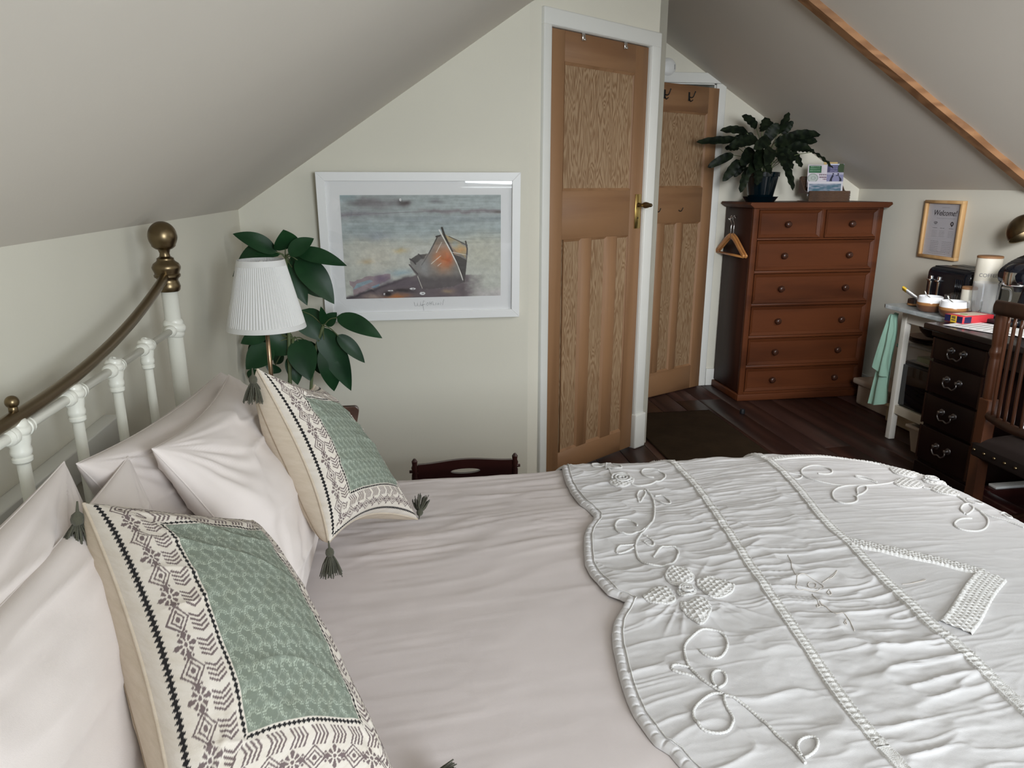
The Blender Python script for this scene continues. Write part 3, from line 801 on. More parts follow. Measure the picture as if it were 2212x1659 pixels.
# mat
def rug_mesh():
    n, m_ = 60, 80
    xs = np.linspace(1.33, 1.885, n); yy = np.linspace(2.95, 4.055, m_)
    X, Y = np.meshgrid(xs, yy, indexing='ij')
    Z = .009 + fbm(X * 60, Y * 60, 2) * .002
    top = np.stack([X, Y, Z], -1)
    P = np.concatenate([top[:1] * [1, 1, 0], top, top[-1:] * [1, 1, 0]], 0)
    P = np.concatenate([P[:, :1] * [1, 1, 0], P, P[:, -1:] * [1, 1, 0]], 1)
    P[..., 2] += .0005
    return grid_mesh('rug', P)
solo('rug', rug_mesh(), 'rug', 'flat dark brown rug on the floorboards in front of the two doors', 'rug')

# ================================================================== bed
ZT, BX1, BY0, BY1, BR_, BRC = .634, 1.43, .27, 1.80, .10, .22


def drape(u, v, off=0.):
    u = np.asarray(u, float); v = np.asarray(v, float)
    cx = (BX1 - BR_ - BRC - 3.0) / 2; hx = (BX1 - BR_ - BRC + 3.0) / 2
    cy = (BY0 + BY1) / 2; hy = (BY1 - BY0) / 2 - BR_ - BRC
    dx = u - cx; dy = v - cy
    qx = np.abs(dx) - hx; qy = np.abs(dy) - hy
    ax = np.maximum(qx, 0); ay = np.maximum(qy, 0)
    L = np.sqrt(ax * ax + ay * ay)
    q = L + np.minimum(np.maximum(qx, qy), 0) - BRC
    safe = np.where(L > 1e-9, L, 1)
    nx = np.where(L > 1e-9, ax / safe, 0) * np.sign(dx); ny = np.where(L > 1e-9, ay / safe, 0) * np.sign(dy)
    lim = PI / 2 * .97
    a = np.clip(q / BR_, 0, lim)
    rest = np.maximum(q - BR_ * lim, 0)
    hor = BR_ * np.sin(a) + rest * math.cos(lim); drop = BR_ * (1 - np.cos(a)) + rest
    qq = np.maximum(q, 0)
    crown = .018 * (1 - np.clip((dy / (hy + BRC + BR_)) ** 2, 0, 1))
    drop = drop + .03 * sstep(.9, 1.4, u)
    P = np.stack([u - nx * qq + nx * hor, v - ny * qq + ny * hor, ZT - drop + crown], -1)
    N = np.stack([nx * np.sin(a), ny * np.sin(a), np.cos(a)], -1)
    return P + N * np.asarray(off)[..., None], N


def cloth(u, v, off):
    return drape(u, v, off)[0]


def w_duvet(u, v):
    """wrinkles of the duvet cover: folds running along the bed, strongest at the far side"""
    wu = u + .05 * noise(u * 4, v * 4, 11)
    wv = v + .035 * noise(u * 3, v * 3, 12) - .10 * u
    r = 1 - np.abs(noise(wu * 3.2, wv * 22, 21)) * 2
    r2 = 1 - np.abs(noise(wu * 5.5, wv * 46, 22)) * 2
    far = .25 + .75 * sstep(.9, 1.7, v)
    m = noise(u * 4, v * 5, 23) + .5
    s = .0065 * far * (r ** 3) * m + .0040 * far * r2 ** 3 * m
    s = s + .009 * noise(u * 3.2, v * 4.2, 24) + .0022 * noise(u * 9, v * 11, 25) + .0008 * noise(u * 30, v * 34, 26)
    return s


def edge_u(v):
    sc = np.array(MOTIF['scallop'])
    o = np.argsort(sc[:, 1])
    t = np.clip(v, sc[o[0], 1], sc[o[-1], 1])
    e = np.interp(t, sc[o, 1], sc[o, 0])
    lo, hi = sc[o[0], 1], sc[o[-1], 1]
    e = np.where(v < lo, sc[o[0], 0] - .03 * np.abs(np.sin((lo - v) / .34 * PI)), e)
    e = np.where(v > hi, sc[o[-1], 0] - .03 * np.abs(np.sin((v - hi) / .34 * PI)), e)
    return e


def band_u(name, v):
    b = np.array(MOTIF[name]); o = np.argsort(b[:, 1])
    return np.interp(v, b[o, 1], b[o, 0])


def w_cov(u, v):
    """puckers of the coverlet, gathered at the lace bands"""
    ua, ub, ue = band_u('bandA', v), band_u('bandB', v), edge_u(v)
    wv = v + .05 * noise(u * 5, v * 4, 31) + .012 * noise(u * 14, v * 9, 39) - .06 * u
    g = 1 - np.abs(noise(u * 6.5, wv * 27, 32)) * 2
    g2 = 1 - np.abs(noise(u * 12.0, wv * 60, 33)) * 2
    dens = .35 + 1.1 * np.clip(noise(u * 5, v * 4.5, 37) + .35, 0, 1)
    mid = sstep(0, .02, u - ua) * sstep(0, .02, ub - u)
    left = sstep(0, .02, u - ue) * sstep(0, .02, ua - u)
    nearb = np.exp(-np.abs(u - ub) / .09) + np.exp(-np.abs(u - ua) / .07)
    amt = .14 + mid * (.35 + .65 * sstep(1.55, 1.25, v)) + .40 * left + .25 * nearb
    b = noise(u * 11, v * 9, 34)
    b2 = 1 - np.abs(noise(u * 12 + v * 6, v * 15 - u * 5, 35)) * 2
    s = amt * dens * (.0042 * g ** 4 + .0032 * g2 ** 4) + .0012 * amt * fbm(u * 34, v * 60, 38)
    s = s + (.0012 + .0035 * left + .0015 * mid) * b + .0035 * left * b2 ** 4 + .0035 * noise(u * 4, v * 4, 36)
    # soft hollow folds beside the second band
    s = s - .007 * mid * np.exp(-((ub - u) / .05 - 1.0) ** 2) * np.clip(noise(u * 2, v * 7, 40) * 2.2, 0, 1)
    # puckers drawn in towards the crochet flower
    for (fu, fv) in ((.482, 1.073),):
        dx, dy = u - fu, v - fv
        r_ = np.hypot(dx, dy); an = np.arctan2(dy, dx)
        s = s + .0035 * np.exp(-((r_ - .085) / .05) ** 2) * (1 - np.abs(noise(an * 5.2 + 20, r_ * 3, 43)) * 2) ** 3
    return s + .006


def w_base(u, v):
    return .010 + w_duvet(u, v) * .25


# ---- bed frame
HX = -.53
bed = thing('bed', 'cream metal bed with brass knobs and curved brass rail on headboard against the left wall', 'bed', (.45, 1.045, 0))
ZR = 1.030
for yy in (1.797, .293):
    po = part('post', tube([(HX, yy, .0), (HX, yy, 1.13)], .0178, 24), 'cream_metal', bed)
    fin = [(.0235, 1.112), (.027, 1.116), (.0285, 1.125), (.0265, 1.134), (.024, 1.140), (.0255, 1.145), (.031, 1.150), (.0315, 1.155), (.029, 1.158), (.030, 1.162), (.0335, 1.170), (.034, 1.176), (.030, 1.184), (.022, 1.190), (.020, 1.194), (.0205, 1.197), (.013, 1.202), (.0115, 1.210), (.0145, 1.219), (.0175, 1.222), (.0175, 1.226), (.016, 1.228)]
    r, zc = .0375, 1.253
    fin += [(r * math.sin(t), zc - r * math.cos(t)) for t in np.linspace(.52, PI, 18)]
    part('finial', lathe([(a * (.84 if b > 1.229 else .92), 1.12 + (b + .008 - 1.12) * .9) for a, b in fin], (HX, yy, 0), 36), 'brass_old', bed, 'aged brass ball finial')
yy = np.linspace(.293, 1.797, 60)
zz = 1.050 + .112 * (np.abs(yy - 1.045) / .752) ** 2.05
xx = HX + .0 * yy
part('brass_rail', tube(np.stack([xx, yy, zz], -1), .0104, 16), 'brass_old', bed, 'curved aged brass top rail')
part('rail_button', join('b', [ball((HX, 1.045, 1.073), .0090, n=14), tube([(HX, 1.045, 1.055), (HX, 1.045, 1.07)], .006, 10)]), 'brass_old', bed, 'small brass button on the rail')
part('head_rail', tube([(HX, .293, ZR), (HX, 1.797, ZR)], .0078, 16), 'cream_metal', bed)


def knot(y0, post=False):
    """cast leaf-wrapped joint"""
    R = .0168 if not post else .0255
    n, m_ = 40, 40
    th = np.linspace(0, PI, n); ph = np.linspace(0, 2 * PI, m_, endpoint=False)
    TH, PH = np.meshgrid(th, ph, indexing='ij')
    rid = np.abs(np.sin(TH * 4.2 + np.cos(PH) * 1.3)) ** .7
    r = R * (.90 + .13 * rid)
    P = np.stack([HX + r * np.sin(TH) * np.cos(PH), y0 + r * np.sin(TH) * np.sin(PH) * (1.05 if not post else .95), ZR + .002 - 1.18 * r * np.cos(TH)], -1)
    ms = [grid_mesh('k', P, cv=True, flip=True)]
    for s in (-1, 1):
        ms.append(lathe([(.0095, -.012), (.0125, -.008), (.0115, -.005), (.0135, -.002), (.0135, .004), (.010, .007)] if s < 0 else [(.010, -.007), (.0135, -.004), (.0135, .002), (.0115, .005), (.0125, .008), (.0095, .012)], (HX, y0 + s * (R + .004), ZR), 20, 'y'))
    if not post:
        ms.append(lathe([(.0102, -.046), (.0130, -.043), (.0132, -.038), (.0112, -.036), (.0136, -.032), (.0140, -.027), (.0125, -.022), (.0145, -.014), (.015, -.006)], (HX, y0, ZR), 24))
    return join('knot', ms)


for yk in (1.797, .293):
    part('joint', knot(yk, True), 'cream_metal', bed)
SP = [1.590, 1.410, 1.230, 1.045, .860, .680, .500]
for yk in SP:
    part('joint', knot(yk), 'cream_metal', bed)
    part('spindle', tube([(HX, yk, .42), (HX, yk, ZR - .03)], .0088, 14), 'cream_metal', bed)
part('lower_rail', tube([(HX, .293, .42), (HX, 1.797, .42)], .0115, 12), 'cream_metal', bed)
part('side_rail', join('s', [box(-.52, 1.36, 1.745, 1.765, .26, .34), box(-.52, 1.36, .325, .345, .26, .34), box(-.50, 1.36, .345, 1.745, .30, .335)]), 'cream_metal', bed)
for px, py in ((1.345, .335), (1.345, 1.755)):
    part('leg', tube([(px, py, 0), (px, py, .34)], .02, 14), 'cream_metal', bed)
part('mattress', box(-.495, 1.36, .335, 1.735, .335, .60, .04, 3), 'mattress', bed)

# ---- duvet
us = np.linspace(-.47, 1.75, 380); vs = np.linspace(-.12, 2.10, 380)
U, V = np.meshgrid(us, vs, indexing='ij')
solo('duvet', grid_mesh('duvet', cloth(U, V, w_duvet(U, V) * sstep(-.48, -.40, U) + 0.)), 'duvet', 'wide pale pinkish white duvet covering the bed under the coverlet', 'duvet')

# ---- coverlet
vs = np.r_[np.linspace(-.10, .5, 40)[:-1], np.linspace(.5, 1.86, 620), np.linspace(1.86, 2.12, 20)[1:]]; ts = np.linspace(0, 1, 460)
Vc, Tc = np.meshgrid(vs, ts, indexing='xy')
Eu = edge_u(Vc)
Uc = Eu + (1.78 - Eu) * Tc ** 1.05
lift = lambda u, v: w_cov(u, v) + np.maximum(w_duvet(u, v), -.002) * .5 + .004
cov = thing('coverlet', 'white coverlet with scalloped edge, lace bands and crochet flowers over the foot of the bed', 'bedspread', (1.0, 1.045, 0))
part('cover', grid_mesh('cover', cloth(Uc, Vc, lift(Uc, Vc))), 'coverlet', cov)


def on_cov(pts, n, lift_by=.003):
    p = spline(pts, n)
    return cloth(p[:, 0], p[:, 1], lift(p[:, 0], p[:, 1]) + lift_by)


def strip(pts, width, n, prof, m_=9):
    """raised strip along a cloth polyline; prof(t along metres, s across -1..1) -> height"""
    p = spline(pts, n)
    T = np.gradient(p, axis=0); T /= np.linalg.norm(T, axis=1)[:, None]
    N = np.stack([-T[:, 1], T[:, 0]], -1)
    d = np.r_[0, np.cumsum(np.linalg.norm(np.diff(p, axis=0), axis=1))]
    s = np.linspace(-1, 1, m_)
    uu = p[:, None, 0] + N[:, None, 0] * s[None] * width / 2
    vv = p[:, None, 1] + N[:, None, 1] * s[None] * width / 2
    uc = np.repeat(p[:, None, 0], m_, 1); vcc = np.repeat(p[:, None, 1], m_, 1)
    h = lift(uu, vv) * .5 + lift(uc, vcc) * .5 + prof(d[:, None] + 0 * s[None], s[None] + 0 * d[:, None])
    return grid_mesh('strip', cloth(uu, vv, h))


def lace(t, s):
    ropes = .0032 * np.exp(-((np.abs(s) - .80) / .16) ** 2) * (.75 + .25 * np.sin(t * 900))
    cross = .0034 * np.exp(-(np.abs(s) / .55) ** 4) * np.abs(np.sin(t * PI / .0105 + s * 1.1) * np.sin(t * PI / .0105 - s * 1.1)) ** .6
    rim = np.where(np.abs(s) > .97, -.0035, 0.)
    return .0022 + ropes + cross + rim


def lace_wide(t, s):
    edge = .0040 * np.exp(-((s + .78) / .16) ** 2) * (.7 + .3 * np.sin(t * 800)) + .0028 * np.exp(-((s - .88) / .12) ** 2) * (.6 + .4 * np.sin(t * 420))
    net = .0038 * np.abs(np.sin(t * PI / .011 + s * 5.0) * np.sin(t * PI / .011 - s * 5.0)) ** .7 * np.exp(-(s / .8) ** 6)
    rim = np.where(np.abs(s) > .97, -.0035, 0.)
    return .0022 + edge + net + rim


def extend(pts, a=.4, b=.4):
    p = [np.array(q) for q in pts]
    d0 = (p[0] - p[1]); d0 /= np.linalg.norm(d0)
    d1_ = (p[-1] - p[-3]); d1_ /= np.linalg.norm(d1_)
    out = list(p)
    if a: out = [p[0] + d0 * a] + out
    if b: out = out + [p[-1] + d1_ * b]
    return out


part('lace_band', strip(extend(MOTIF['bandA'], .3, .5), .021, 900, lace, 13), 'lace', cov)
part('lace_band', strip(extend(MOTIF['bandB'], .3, .5), .023, 900, lace, 13), 'lace', cov)
part('lace_band', strip(MOTIF['bandC1'], .034, 420, lace_wide, 21), 'lace', cov, 'wide lace edge of the triangle')
part('lace_band', strip(MOTIF['bandC2'], .050, 420, lace_wide, 25), 'lace', cov, 'wide lace edge of the triangle')
part('lace_band', strip(extend(MOTIF['bandD'], 0, .3), .022, 420, lace, 13), 'lace', cov)
# padded scalloped border with little pleats
ve = np.linspace(-.08, 2.10, 1100)
ed = np.stack([edge_u(ve) + .004, ve], -1)
def pipe(t, s):
    r = np.sqrt(np.maximum(1 - s * s, 0))
    return -.006 + .0092 * r - .0022 * r * np.exp(-((np.mod(t, .0185) - .009) / .0016) ** 2)
part('scalloped_border', strip(ed, .0165, 1500, pipe, 11), 'coverlet', cov)
ed2 = np.stack([edge_u(ve) + .0140, ve], -1)
part('edge_cord', tube(on_cov(ed2, 1100, .001), .0012, 5), 'lace', cov)


def cord(pts, r=.0022):
    n = max(40, int(np.linalg.norm(np.diff(np.array(pts), axis=0), axis=1).sum() / .0014))
    q = spline(pts, n); k = 13
    qq = np.concatenate([np.repeat(q[:1], k // 2, 0), q, np.repeat(q[-1:], k // 2, 0)], 0)
    q = np.stack([np.convolve(qq[:, c], np.ones(k) / k, 'valid') for c in (0, 1)], -1)
    p = cloth(q[:, 0], q[:, 1], lift(q[:, 0], q[:, 1]) + .0016)
    return tube(p, r * (1 + .16 * np.sin(np.arange(n) * 1.9)), 7)


for cpts in MOTIF['cords']:
    part('cord_scroll', cord(cpts), 'lace', cov)
for epts in MOTIF['emb']:
    p = on_cov(epts, max(20, int(np.linalg.norm(np.diff(np.array(epts), axis=0), axis=1).sum() / .004)), .0008)
    part('embroidery', tube(p, .0007, 5), 'emb', cov, 'fine tan embroidered stem')


def petal(pts, rose=False):
    o = spline(list(pts) + [pts[0]], 121)[:-1]
    c = o.mean(0)
    rings = np.linspace(1, 0, 44)
    P2 = c + (o - c)[None] * rings[:, None, None]
    u, v = P2[..., 0], P2[..., 1]
    h = .0036 * np.sqrt(1 - rings ** 2)[:, None] + .0 * u
    h = h + .0034 * (1 - np.abs(np.sin(u * PI / .0085) * np.sin(v * PI / .0120 + np.floor(u / .0085) * 1.57)) ** .6) * sstep(0, .12, rings)[:, None]
    h[0] -= .004
    ms = [grid_mesh('petal', cloth(u, v, lift(u * 0 + c[0], v * 0 + c[1]) * .5 + lift(u, v) * .5 + h + .001), cv=True)]
    ms.append(cord(np.vstack([o, o[:2]]), .0026))
    if rose:
        a = np.linspace(0, 5 * PI, 90)
        sc_ = np.linspace(.12, .72, 90)
        rad = np.linalg.norm(o - c, axis=1).mean()
        sp_ = c + np.stack([np.cos(a), np.sin(a)], -1) * rad * sc_[:, None]
        ms.append(tube(cloth(sp_[:, 0], sp_[:, 1], lift(sp_[:, 0], sp_[:, 1]) + .009), .0026, 7))
    return join('petal', ms)


for i, ppts in enumerate(MOTIF['petals']):
    part('crochet_rose' if i >= 8 else 'crochet_petal', petal(ppts, i >= 8), 'lace', cov)


# ================================================================== pillows and cushions
def pillow_pts(TL, TR, BR, BL, n, m_, thick, pinch=.05, a=.42, side=1, seed=0, wr=.006, droop=0.):
    TL, TR, BR, BL = [np.array(q, float) for q in (TL, TR, BR, BL)]
    s = np.linspace(0, 1, n); t = np.linspace(0, 1, m_)
    # denser towards the rims
    s = .5 - .5 * np.cos(s * PI) * (.55 + .45 * np.abs(np.cos(s * PI))); t = .5 - .5 * np.cos(t * PI) * (.55 + .45 * np.abs(np.cos(t * PI)))
    s[0] = t[0] = 0; s[-1] = t[-1] = 1
    Sg, Tg = np.meshgrid(s, t, indexing='ij')
    nrm = np.cross(TR - TL, TL - BL); nrm = nrm / np.linalg.norm(nrm)
    S4, T4 = 4 * Sg * (1 - Sg), 4 * Tg * (1 - Tg)
    sp_ = Sg + pinch * (Sg - .5) * -1 * T4 * np.abs(2 * Sg - 1) * 2
    tp = Tg + pinch * (Tg - .5) * -1 * S4 * np.abs(2 * Tg - 1) * 2
    P = ((1 - sp_) * (1 - tp))[..., None] * TL + (sp_ * (1 - tp))[..., None] * TR + (sp_ * tp)[..., None] * BR + ((1 - sp_) * tp)[..., None] * BL
    b = (S4 ** a) * (T4 ** a)
    edge = np.minimum(np.minimum(Sg, 1 - Sg), np.minimum(Tg, 1 - Tg))
    rim = sstep(0, .12, edge)
    # wrinkles radiating from the corners plus soft dents
    w = 0
    for k, (c0, c1) in enumerate(((0, 0), (1, 0), (1, 1), (0, 1))):
        dx, dy = Sg - c0, Tg - c1
        an = np.arctan2(np.abs(dy), np.abs(dx)); d = np.hypot(dx, dy)
        w = w + noise(an * 9, d * 3, seed + k) * np.exp(-(d / .38) ** 2)
    w = w * 1.6 + .8 * (1 - np.abs(noise(Sg * 3 + Tg * 2, Tg * 8 - Sg * 2, seed + 9)) * 2) ** 3 + fbm(Sg * 4, Tg * 4, seed + 5)
    h = side * (thick / 2) * b + side * w * wr * rim
    P = P + nrm * h[..., None]
    P[..., 2] -= droop * S4 * T4
    return P, Sg, Tg


def pillow(name, label, TL, TR, BR, BL, thick, seed, group=None, pinch=.05, wr=.010, cat='pillow'):
    F_, s, t = pillow_pts(TL, TR, BR, BL, 130, 110, thick, pinch, seed=seed, wr=wr)
    B_, _, _ = pillow_pts(TL, TR, BR, BL, 130, 110, thick, pinch, side=-1, seed=seed + 40, wr=wr)
    rt = thing(name, label, cat, tuple((np.array(BL) + np.array(BR)) / 2), 0, group)
    part('pillowcase', join('p', [grid_mesh('f', F_, flip=True), grid_mesh('b', B_)]), 'pillow', rt)
    ring = np.concatenate([F_[:, 0], F_[-1, 1:], F_[-2::-1, -1], F_[0, -2:0:-1]], 0)
    part('seam', tube(ring, .0012, 6, closed=True), 'pillow', rt)
    return rt


PG = 'pale pink white bed pillows'
pillow('pillow', 'pale pinkish white pillow directly against the headboard bars at the far side of the bed', (-.435, .985, 1.0), (-.43, 1.775, .925), (-.335, 1.80, .70), (-.335, 1.01, .70), .16, 3, PG)
pillow('pillow', 'pale pinkish white pillow leaning between rear far pillow and the far patterned cushion', (-.355, 1.035, .998), (-.372, 1.60, .962), (-.165, 1.63, .680), (-.185, 1.03, .680), .125, 8, PG)
pillow('pillow', 'pale pinkish white pillow against the headboard bars at the near side, leftmost', (-.458, .25, 1.0), (-.456, .998, .999), (-.345, .965, .68), (-.345, .25, .68), .12, 13, PG)
pillow('pillow', 'pale pinkish white pillow behind the near patterned cushion at the bottom left', (-.402, .27, .985), (-.400, 1.066, .977), (-.28, 1.04, .66), (-.28, .27, .66), .10, 19, PG)


def cushion_paint(s, t, L1, L2):
    LIN = np.array(lin(216, 208, 198)); GREY = np.array(lin(112, 98, 98)); BLK = np.array(lin(24, 22, 24)); GRN = np.array(lin(120, 129, 117)); PALE = np.array(lin(176, 185, 171))
    col = np.tile(LIN, s.shape + (1,))
    S_, T_ = s * L2 / .32, t * L1 / .32
    D = np.stack([S_, L2 / .32 - S_, T_, L1 / .32 - T_], 0)
    side = np.argmin(D, 0); d = np.min(D, 0)
    al = np.where(side < 2, T_ - L1 / .64, S_ - L2 / .64) + .5
    g = np.zeros(s.shape, bool); bk = np.zeros(s.shape, bool)
    # motif band
    c = (d - .078) * 1.22
    per = .188
    q = np.mod(al - .5, per) / per
    for off, kind in ((.0, 'dia'), (.27, 'small'), (.5, 'star'), (.73, 'small'), (1.0, 'dia')):
        a = (q - off) * .155
        l1 = np.abs(a) + np.abs(c)
        if kind == 'dia':
            g |= (l1 < .046) & (l1 > .038)
            g |= (l1 < .028) & (l1 > .020)
            g |= np.hypot(a, c) < .0085
        elif kind == 'small':
            r1, r2 = (a + c) * .7071, (a - c) * .7071
            ins = (np.abs(r1) < .0165) & (np.abs(r2) < .0165)
            g |= ins & (np.abs(np.mod(r1 + .0165, .011) - .0055) < .0040) & (np.abs(np.mod(r2 + .0165, .011) - .0055) < .0040)
        else:
            r1, r2 = (a + c) * .7071, (a - c) * .7071
            an = np.arctan2(r2, r1); rd = np.hypot(r1, r2)
            pet = (np.cos(an * 8) > -.35) & (rd > .012) & (np.maximum(np.abs(r1), np.abs(r2)) < .031)
            g |= pet | (rd < .007)
    # chevrons
    c2 = np.abs(d - .146) * 1.15
    p2 = per / 2
    q2 = np.mod(al - .5 + c2 * .55, p2)
    for k in range(4):
        o = .012 + k * .0180
        g |= (c2 < .036) & (np.abs(q2 - o) < .0045)
    band = (d > .030) & (d < .184)
    col[g & band] = GREY
    # black stitched diamonds
    for dc, w in ((.021, .0075), (.192, .0070)):
        pr_ = .0205
        aa = np.abs(np.mod(al, pr_) / pr_ - .5) * 2
        bk |= (np.abs(d - dc) < w * (1 - aa) + .0016)
    mit = np.abs(np.minimum(D[0], D[1]) - np.minimum(D[2], D[3])) > .004
    col[bk & mit] = BLK
    # green centre with scallop print
    gr = d > .204
    col[gr] = GRN
    pu, pv = .0592, .0740
    row = np.floor((T_ - .204) / pv)
    uu = np.mod(S_ - .204, pu) / pu - .5
    vv = np.mod(T_ - .204, pv) / pv - .5
    rd = np.hypot(uu, vv * 1.05); an = np.arctan2(vv, uu)
    op = np.abs(np.abs(an - .7) - 0) > .75
    lob = 1 + .10 * np.abs(np.sin(an * 2.5))
    dash = np.cos(an * 22) > -.2
    f1 = (np.abs(rd - .36 * lob) < .055) & dash & op
    f2 = (np.abs(rd - .24 * lob) < .035) & (np.cos(an * 16) > .0) & op
    f3 = (np.abs(rd - .455 * lob) < .016) | (np.abs(np.abs(rd - .53) - .0) < .016)
    col[gr & (f1 | f2)] = PALE
    col[gr & f3 & ~f1] = GRN * .7 + PALE * .3
    return col


def tassel(parent, top, direction, length=.060, spread=.025, seed=0):
    """bound thread tassel"""
    rnd = random.Random(seed)
    d = Vector(direction).normalized()
    q = d.to_track_quat('Z', 'Y').to_matrix().to_4x4()
    M4 = Matrix.Translation(Vector(top)) @ q
    head = lathe([(.001, -.012), (.0018, -.002), (.002, 0), (.0062, .004), (.0075, .009), (.0068, .013), (.0048, .016), (.0052, .0185), (.007, .022)], n=16)
    ms = [xf(head, M4)]
    te = part('tassel', join('tassel', ms), 'tassel', parent)
    st = []
    for i in range(70):
        a = rnd.uniform(0, 2 * PI); r = math.sqrt(rnd.random())
        R0, R1 = .0045 * r, spread * r * rnd.uniform(.85, 1.05)
        ln = length * rnd.uniform(.92, 1.04)
        p = [(R0 * math.cos(a), R0 * math.sin(a), .014), ((R0 + (R1 - R0) * .55) * math.cos(a), (R0 + (R1 - R0) * .55) * math.sin(a), .014 + (ln - .014) * .4), (R1 * math.cos(a + .15), R1 * math.sin(a + .15), ln)]
        st.append(xf(tube(spline(p, 5), .0009, 4), M4))
    part('threads', join('threads', st), 'tassel', te, kind='stuff')


def cushion(label, TL, TR, BR, BL, thick, bulge, seed, tassels, tl=.060, pinch=.10):
    rt = thing('cushion', label, 'cushion', tuple((np.array(BL) + np.array(BR)) / 2), 0, 'patterned tasselled cushions')
    n = 400
    F_, s, t = pillow_pts(TL, TR, BR, BL, n, n, bulge * 2, pinch, .42, seed=seed, wr=.0035)
    me = grid_mesh('f', F_, flip=True)
    paint(me, cushion_paint(s, t, np.linalg.norm(np.array(TL) - np.array(BL)), np.linalg.norm(np.array(BR) - np.array(BL))))
    part('printed_front', me, 'linen', rt)
    B_, s2, t2 = pillow_pts(TL, TR, BR, BL, 100, 100, thick, pinch, .34, side=-1, seed=seed + 3, wr=.005)
    mb = grid_mesh('b', B_)
    paint(mb, np.tile(np.array(lin(206, 192, 174)), (10000, 1)))
    part('plain_back', mb, 'linen', rt, 'plain linen back')
    ring = np.concatenate([B_[:, 0], B_[-1, 1:], B_[-2::-1, -1], B_[0, -2:0:-1]], 0)
    pm = tube(ring, .0022, 6, closed=True)
    paint(pm, np.tile(np.array(lin(200, 186, 168)), (len(pm.vertices), 1)))
    part('seam', pm, 'linen', rt)
    # side seam line on the back half
    sl = tube(B_[9, 6:-6] - (F_[n // 9, n // 2] - B_[9, 50]) * .004, .0010, 5)
    paint(sl, np.tile(np.array(lin(150, 132, 112)), (len(sl.vertices), 1)))
    part('side_seam', sl, 'linen', rt)
    for i, (tp, dr) in enumerate(tassels):
        tassel(rt, tp, dr, tl, tl * .42, seed=seed + i)
    return rt


c2 = dict(TL=(-.2555, 1.315, 1.041), TR=(-.175, 1.46, .968), BR=(.021, 1.446, .662), BL=(-.134, 1.146, .775))
cushion('far white and green patterned cushion with grey green tassels, resting below the lamp', **c2, thick=.17, bulge=.058, seed=51, tl=.050,
        tassels=[((-.262, 1.303, 1.034), (-.02, -.03, -1)), ((-.133, 1.141, .768), (.03, -.05, -1)), ((.026, 1.452, .668), (.1, .8, .25))])
c1 = dict(TL=(-.373, .845, 1.001), TR=(-.215, .972, .905), BR=(-.018, .694, .670), BL=(-.200, .516, .815))
cushion('large white and green patterned cushion at the bottom left, nearest the camera', **c1, thick=.19, bulge=.078, seed=71, pinch=.06,
        tassels=[((-.378, .838, .995), (-.08, -.14, -1)), ((-.201, .510, .808), (.0, -.1, -1)), ((-.012, .697, .672), (.85, .15, .0))])

# ================================================================== picture on the wall
PX0, PX1, PZ0, PZ1 = -.300, .512, .813, 1.410
LEAN = .030


def pic_xf(me):
    """mesh in x, depth from wall (y negative = towards room), z -> leaning forward at the top"""
    sh = LEAN / (PZ1 - PZ0)
    for v in me.vertices:
        v.co.y += YP - .002 - sh * (v.co.z - PZ0)
    return me


pic = thing('framed_painting', 'white framed watercolour print of a beached wooden boat on the pale wall', 'picture', (.106, YP, PZ0))
fw_ = .034


def mitre(a, b, c, d):
    return prism([(p[0], -.022, p[1]) for p in (a, b, c, d)], (0, .022, 0), .0015)


o = [(PX0, PZ0), (PX1, PZ0), (PX1, PZ1), (PX0, PZ1)]
i_ = [(PX0 + fw_, PZ0 + fw_), (PX1 - fw_, PZ0 + fw_), (PX1 - fw_, PZ1 - fw_), (PX0 + fw_, PZ1 - fw_)]
for k in range(4):
    k2 = (k + 1) % 4
    part('frame_side', pic_xf(mitre(o[k], o[k2], i_[k2], i_[k])), 'white_frame', pic)
part('mount', pic_xf(box(PX0 + fw_ - .004, PX1 - fw_ + .004, -.010, -.006, PZ0 + fw_ - .004, PZ1 - fw_ + .004)), 'mount', pic)
# printed watercolour: painted per vertex
IX0, IX1, IZ0, IZ1 = PX0 + .088, PX1 - .080, PZ0 + .093, PZ1 - .088
na, nb = 420, 270
A_, B2 = np.meshgrid(np.linspace(0, 1, na), np.linspace(0, 1, nb), indexing='ij')   # b downwards


def inpoly(x, y, poly):
    r = np.zeros(x.shape, bool)
    p = np.array(poly, float)
    for (x0, y0), (x1, y1) in zip(p, np.roll(p, -1, 0)):
        c = ((y0 > y) != (y1 > y)) & (x < (x1 - x0) * (y - y0) / (y1 - y0 + 1e-12) + x0)
        r ^= c
    return r


